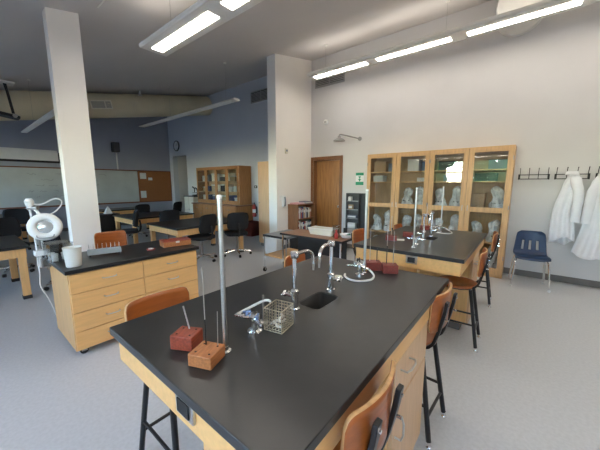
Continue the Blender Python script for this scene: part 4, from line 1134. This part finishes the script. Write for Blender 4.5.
def covered_scope(x, z, label, s, seed):
    t = thing('covered_microscope', label, 'microscope', (x, YW - .19, z), random.uniform(-.3, .3), 'plastic-covered microscopes in the cabinets')
    microscope(t, 'scope_white', 'black_plastic' if seed % 3 else 'grey_metal', s * .95)
    key = [(0, .112), (.12, .108), (.3, .088), (.5, .066), (.66, .074), (.8, .078), (.9, .060), (.96, .036), (1, .002)]
    def hood(u, v):
        a = u * 2 * PI
        for (v0, r0), (v1, r1) in zip(key, key[1:]):
            if v <= v1 + 1e-6: break
        prof = r0 + (r1 - r0) * (v - v0) / (v1 - v0)
        rr = prof * s * (1 + .22 * noise.noise(Vector((math.cos(a) * 2.2, math.sin(a) * 2.2, v * 5 + seed * 7.3))) + .07 * math.sin(a * 7 + v * 9 + seed))
        lx = .028 * s * math.sin(v * 4.5 + seed * 2.1) * v
        return (rr * math.cos(a) + lx, rr * math.sin(a) * .98 - .03 * s * v * v, .002 + v * (.36 + .035 * math.sin(seed * 3.3)) * s)
    MB().grid(hood, 40, 26).build('plastic_cover', 'cover_plastic', t, angle=60)
    return t


dw = (X1 - X0) / 4
dn = ['leftmost', 'second', 'third', 'rightmost']
sd = 0
for r_, z, rn in ((0, .092, 'lowest'), (1, .551, 'lower middle'), (2, 1.076, 'upper middle')):
    for i in range(4):
        for j in (0, 1):
            if r_ == 2 and (i == 0 or (i == 3 and j == 0)): continue
            sd += 1
            x = X0 + dw * i + dw * (.285 if j == 0 else .715)
            covered_scope(x, z, 'plastic-covered microscope on the %s shelf behind the %s glass door, %s of two' % (rn, dn[i], 'left' if j == 0 else 'right'), random.uniform(.95, 1.08), sd)
bi = [(0, .3, 1.536, .2, .12, 'white_cover', 'white box on the upper shelf behind the leftmost glass door'), (0, .35, 1.726, .24, .2, 'card_brown', 'brown box at the top left behind the leftmost glass door'), (0, .76, 1.726, .13, .16, 'grey_cover', 'grey box at the top right behind the leftmost glass door'),
      (1, .45, 1.726, .20, .22, 'white_cover', 'tall pale box on the top shelf behind the second glass door'), (1, .74, 1.536, .18, .07, 'white_cover', 'low white box on the upper shelf behind the second glass door'), (1, .79, 1.726, .1, .17, 'blue_cover', 'narrow blue box on the top shelf behind the second glass door'),
      (2, .4, 1.726, .25, .16, 'black_cover', 'black box on the top shelf behind the third glass door'), (2, .6, 1.536, .3, .11, 'grey_cover', 'grey box on the upper shelf behind the third glass door'),
      (3, .4, 1.536, .3, .13, 'black_cover', 'black box on the upper shelf behind the rightmost glass door'), (3, .65, 1.726, .25, .15, 'grey_cover', 'grey box on the top shelf behind the rightmost glass door'), (3, .28, 1.076, .17, .26, 'card_brown', 'brown box left of a covered microscope behind the rightmost glass door')]
for i, u, z, wv, hv, c, lb in bi:
    o = thing('storage_box', lb, 'box', (X0 + dw * (i + u), YW - .17, z), 0, 'boxes in the display cabinets')
    box(-wv / 2, -.1, 0, wv / 2, .1, hv * .82).build('box_body', c, o, bevel=.003); box(-wv / 2 - .003, -.103, hv * .82, wv / 2 + .003, .103, hv).build('box_lid', c, o, bevel=.003)

# ------------------------------------------------------------------ coat hooks, coats, blue chair


def hook_rail(x0, label):
    L = .375
    t = thing('coat_rail', label, 'coat rail', (x0, YW, 1.60), 0, 'black coat hook rails')
    for z in (-.032, .032):
        MB().cyl((0, -.035, z), (L, -.035, z), .006, n=8).build('rail_bar', 'iron_hook', t)
    for x in (.008, L - .008):
        MB().cyl((x, 0, 0), (x, -.042, 0), .007, n=8).build('wall_peg', 'iron_hook', t); box(x - .009, -.042, -.042, x + .009, -.028, .042).build('end_plate', 'iron_hook', t)
    for k in range(4):
        x = .02 + k * (L - .04) / 3
        h = MB().tube([(x, -.035, -.032), (x, -.035, .03), (x, -.05, .09), (x, -.085, .125)], .0045, 8, smooth=1).build('hook', 'iron_hook', t)
        MB().lathe([(.003, -.006), (.008, 0), (.003, .007)], (x, -.086, .128), 8).build('hook_tip', 'iron_hook', h)
    return t


hook_rail(-.14, 'black coat hook rail hanging empty beside the glass cabinet')
hook_rail(.29, 'black coat hook rail holding the long open lab coat')
hook_rail(.72, 'black coat hook rail at the right edge of the photo')


def lab_coat(label, x, zt, zb, wt, wb, seed, sleeve=1, skew=0.0):
    t = thing('lab_coat', label, 'coat', (x, YW - .045, zt), 0, 'white lab coats on the hooks')
    Hh = zt - zb
    def body(u, v):
        a = u * 2 * PI; k = min(1, v / .16); wv = (.05 + (wt - .05) * math.sin(k * PI / 2)) if v < .16 else wt + (wb - wt) * ((v - .16) / .84) ** .9
        dpt = .028 + .05 * v
        fold = 1 + (.15 + .45 * v) * math.sin(a * 7 + seed + 1.5 * v) + .14 * noise.noise(Vector((math.cos(a) * 2, math.sin(a) * 2, v * 3 + seed)))
        xx = math.cos(a) * wv / 2 * (1 + .06 * math.sin(a * 3 + seed)); yy = math.sin(a) * dpt * fold
        hem = .05 * math.cos(a * 1 + seed) * v + .02 * math.sin(4 * a) * v
        return (xx + skew * v + .02 * math.sin(v * 6 + seed), -.05 - .045 + yy * .8, -v * Hh + hem + .0)
    MB().grid(body, 56, 24).build('coat_body', 'coat_cloth', t, angle=80, sub=1)
    for s in ((1, -1) if sleeve == 2 else (sleeve,)):
        def slv(u, v, s=s):
            a = u * 2 * PI; r0 = .062 - .012 * v + .008 * noise.noise(Vector((math.cos(a), math.sin(a), v * 6 + seed)))
            cx_ = s * (wt / 2 * (.35 + .65 * min(1, v * 3))) + s * .02 * v + skew * v * .4
            return (cx_ + math.cos(a) * r0, -.135 - .02 * math.sin(v * 3) + math.sin(a) * r0 * .5, -.07 - v * .64)
        sl = MB().grid(slv, 24, 20).build('sleeve', 'coat_cloth', t, angle=80)
    def col(u, v):
        a = (u - .5) * 1.7 * PI
        return (math.sin(a) * (.055 + .02 * v), -.09 - math.cos(a) * .028 - .012 * v, .012 - .05 * v)
    MB().grid(col, 20, 4).build('collar', 'coat_cloth', t, solid=.006)
    return t


lab_coat('long white lab coat hanging nearest the blue chair', .47, 1.66, .66, .18, .30, 1.3, 1, -.05)
lab_coat('white lab coat cut off by the right edge of the photo', .80, 1.65, .48, .20, .36, 4.1, -1, -.03)

t = thing('blue_chair', 'dark blue plastic chair with chrome legs against the white wall', 'chair', (.12, 5.27, 0), R(6))
prof = [(-.20, .415), (-.19, .44), (-.10, .445), (.04, .43), (.13, .435), (.175, .47), (.20, .54), (.225, .64), (.245, .74), (.25, .785)]
def shell(u, v):
    k = v * (len(prof) - 1); i = min(int(k), len(prof) - 2); f = k - i
    y = prof[i][0] + (prof[i + 1][0] - prof[i][0]) * f; z = prof[i][1] + (prof[i + 1][1] - prof[i][1]) * f
    wv = .20 if v < .5 else .20 - .045 * ((v - .5) / .5) ** 1.5
    e = abs(u - .5) * 2
    if v > .9: wv *= 1 - .25 * ((v - .9) / .1) ** 2
    x = (u - .5) * 2 * wv
    back = max(0, min(1, (v - .5) / .2))
    return (x, y - back * .035 * e ** 2, z + (1 - back) * .02 * e ** 3)
nu, nv = 26, 36
def slots(i, j):
    v = j / nv
    return .60 < v < .76 and (i in (6, 7, 12, 13, 18, 19))
sh = MB().grid(shell, nu, nv, skip=slots).build('seat_shell', 'blue_plastic', t, solid=.008, angle=60)
for s in (-1, 1):
    MB().tube([(s * .175, -.12, .425), (s * .19, -.17, .36), (s * .215, -.20, .02)], .0135, 10, smooth=1).build('leg', 'chrome', t)
    MB().tube([(s * .165, .08, .425), (s * .185, .14, .36), (s * .21, .20, .02)], .0135, 10, smooth=1).build('leg', 'chrome', t)
    for y in (-.20, .20): MB().lathe([(.016, 0), (.017, .01), (.013, .03)], (s * (.2155 if y < 0 else .2105), y, 0), 12).build('glide', 'white_plastic', t)
    MB().cyl((s * .175, -.12, .420), (s * .165, .08, .420), .010, n=8).build('seat_rail', 'chrome', t)
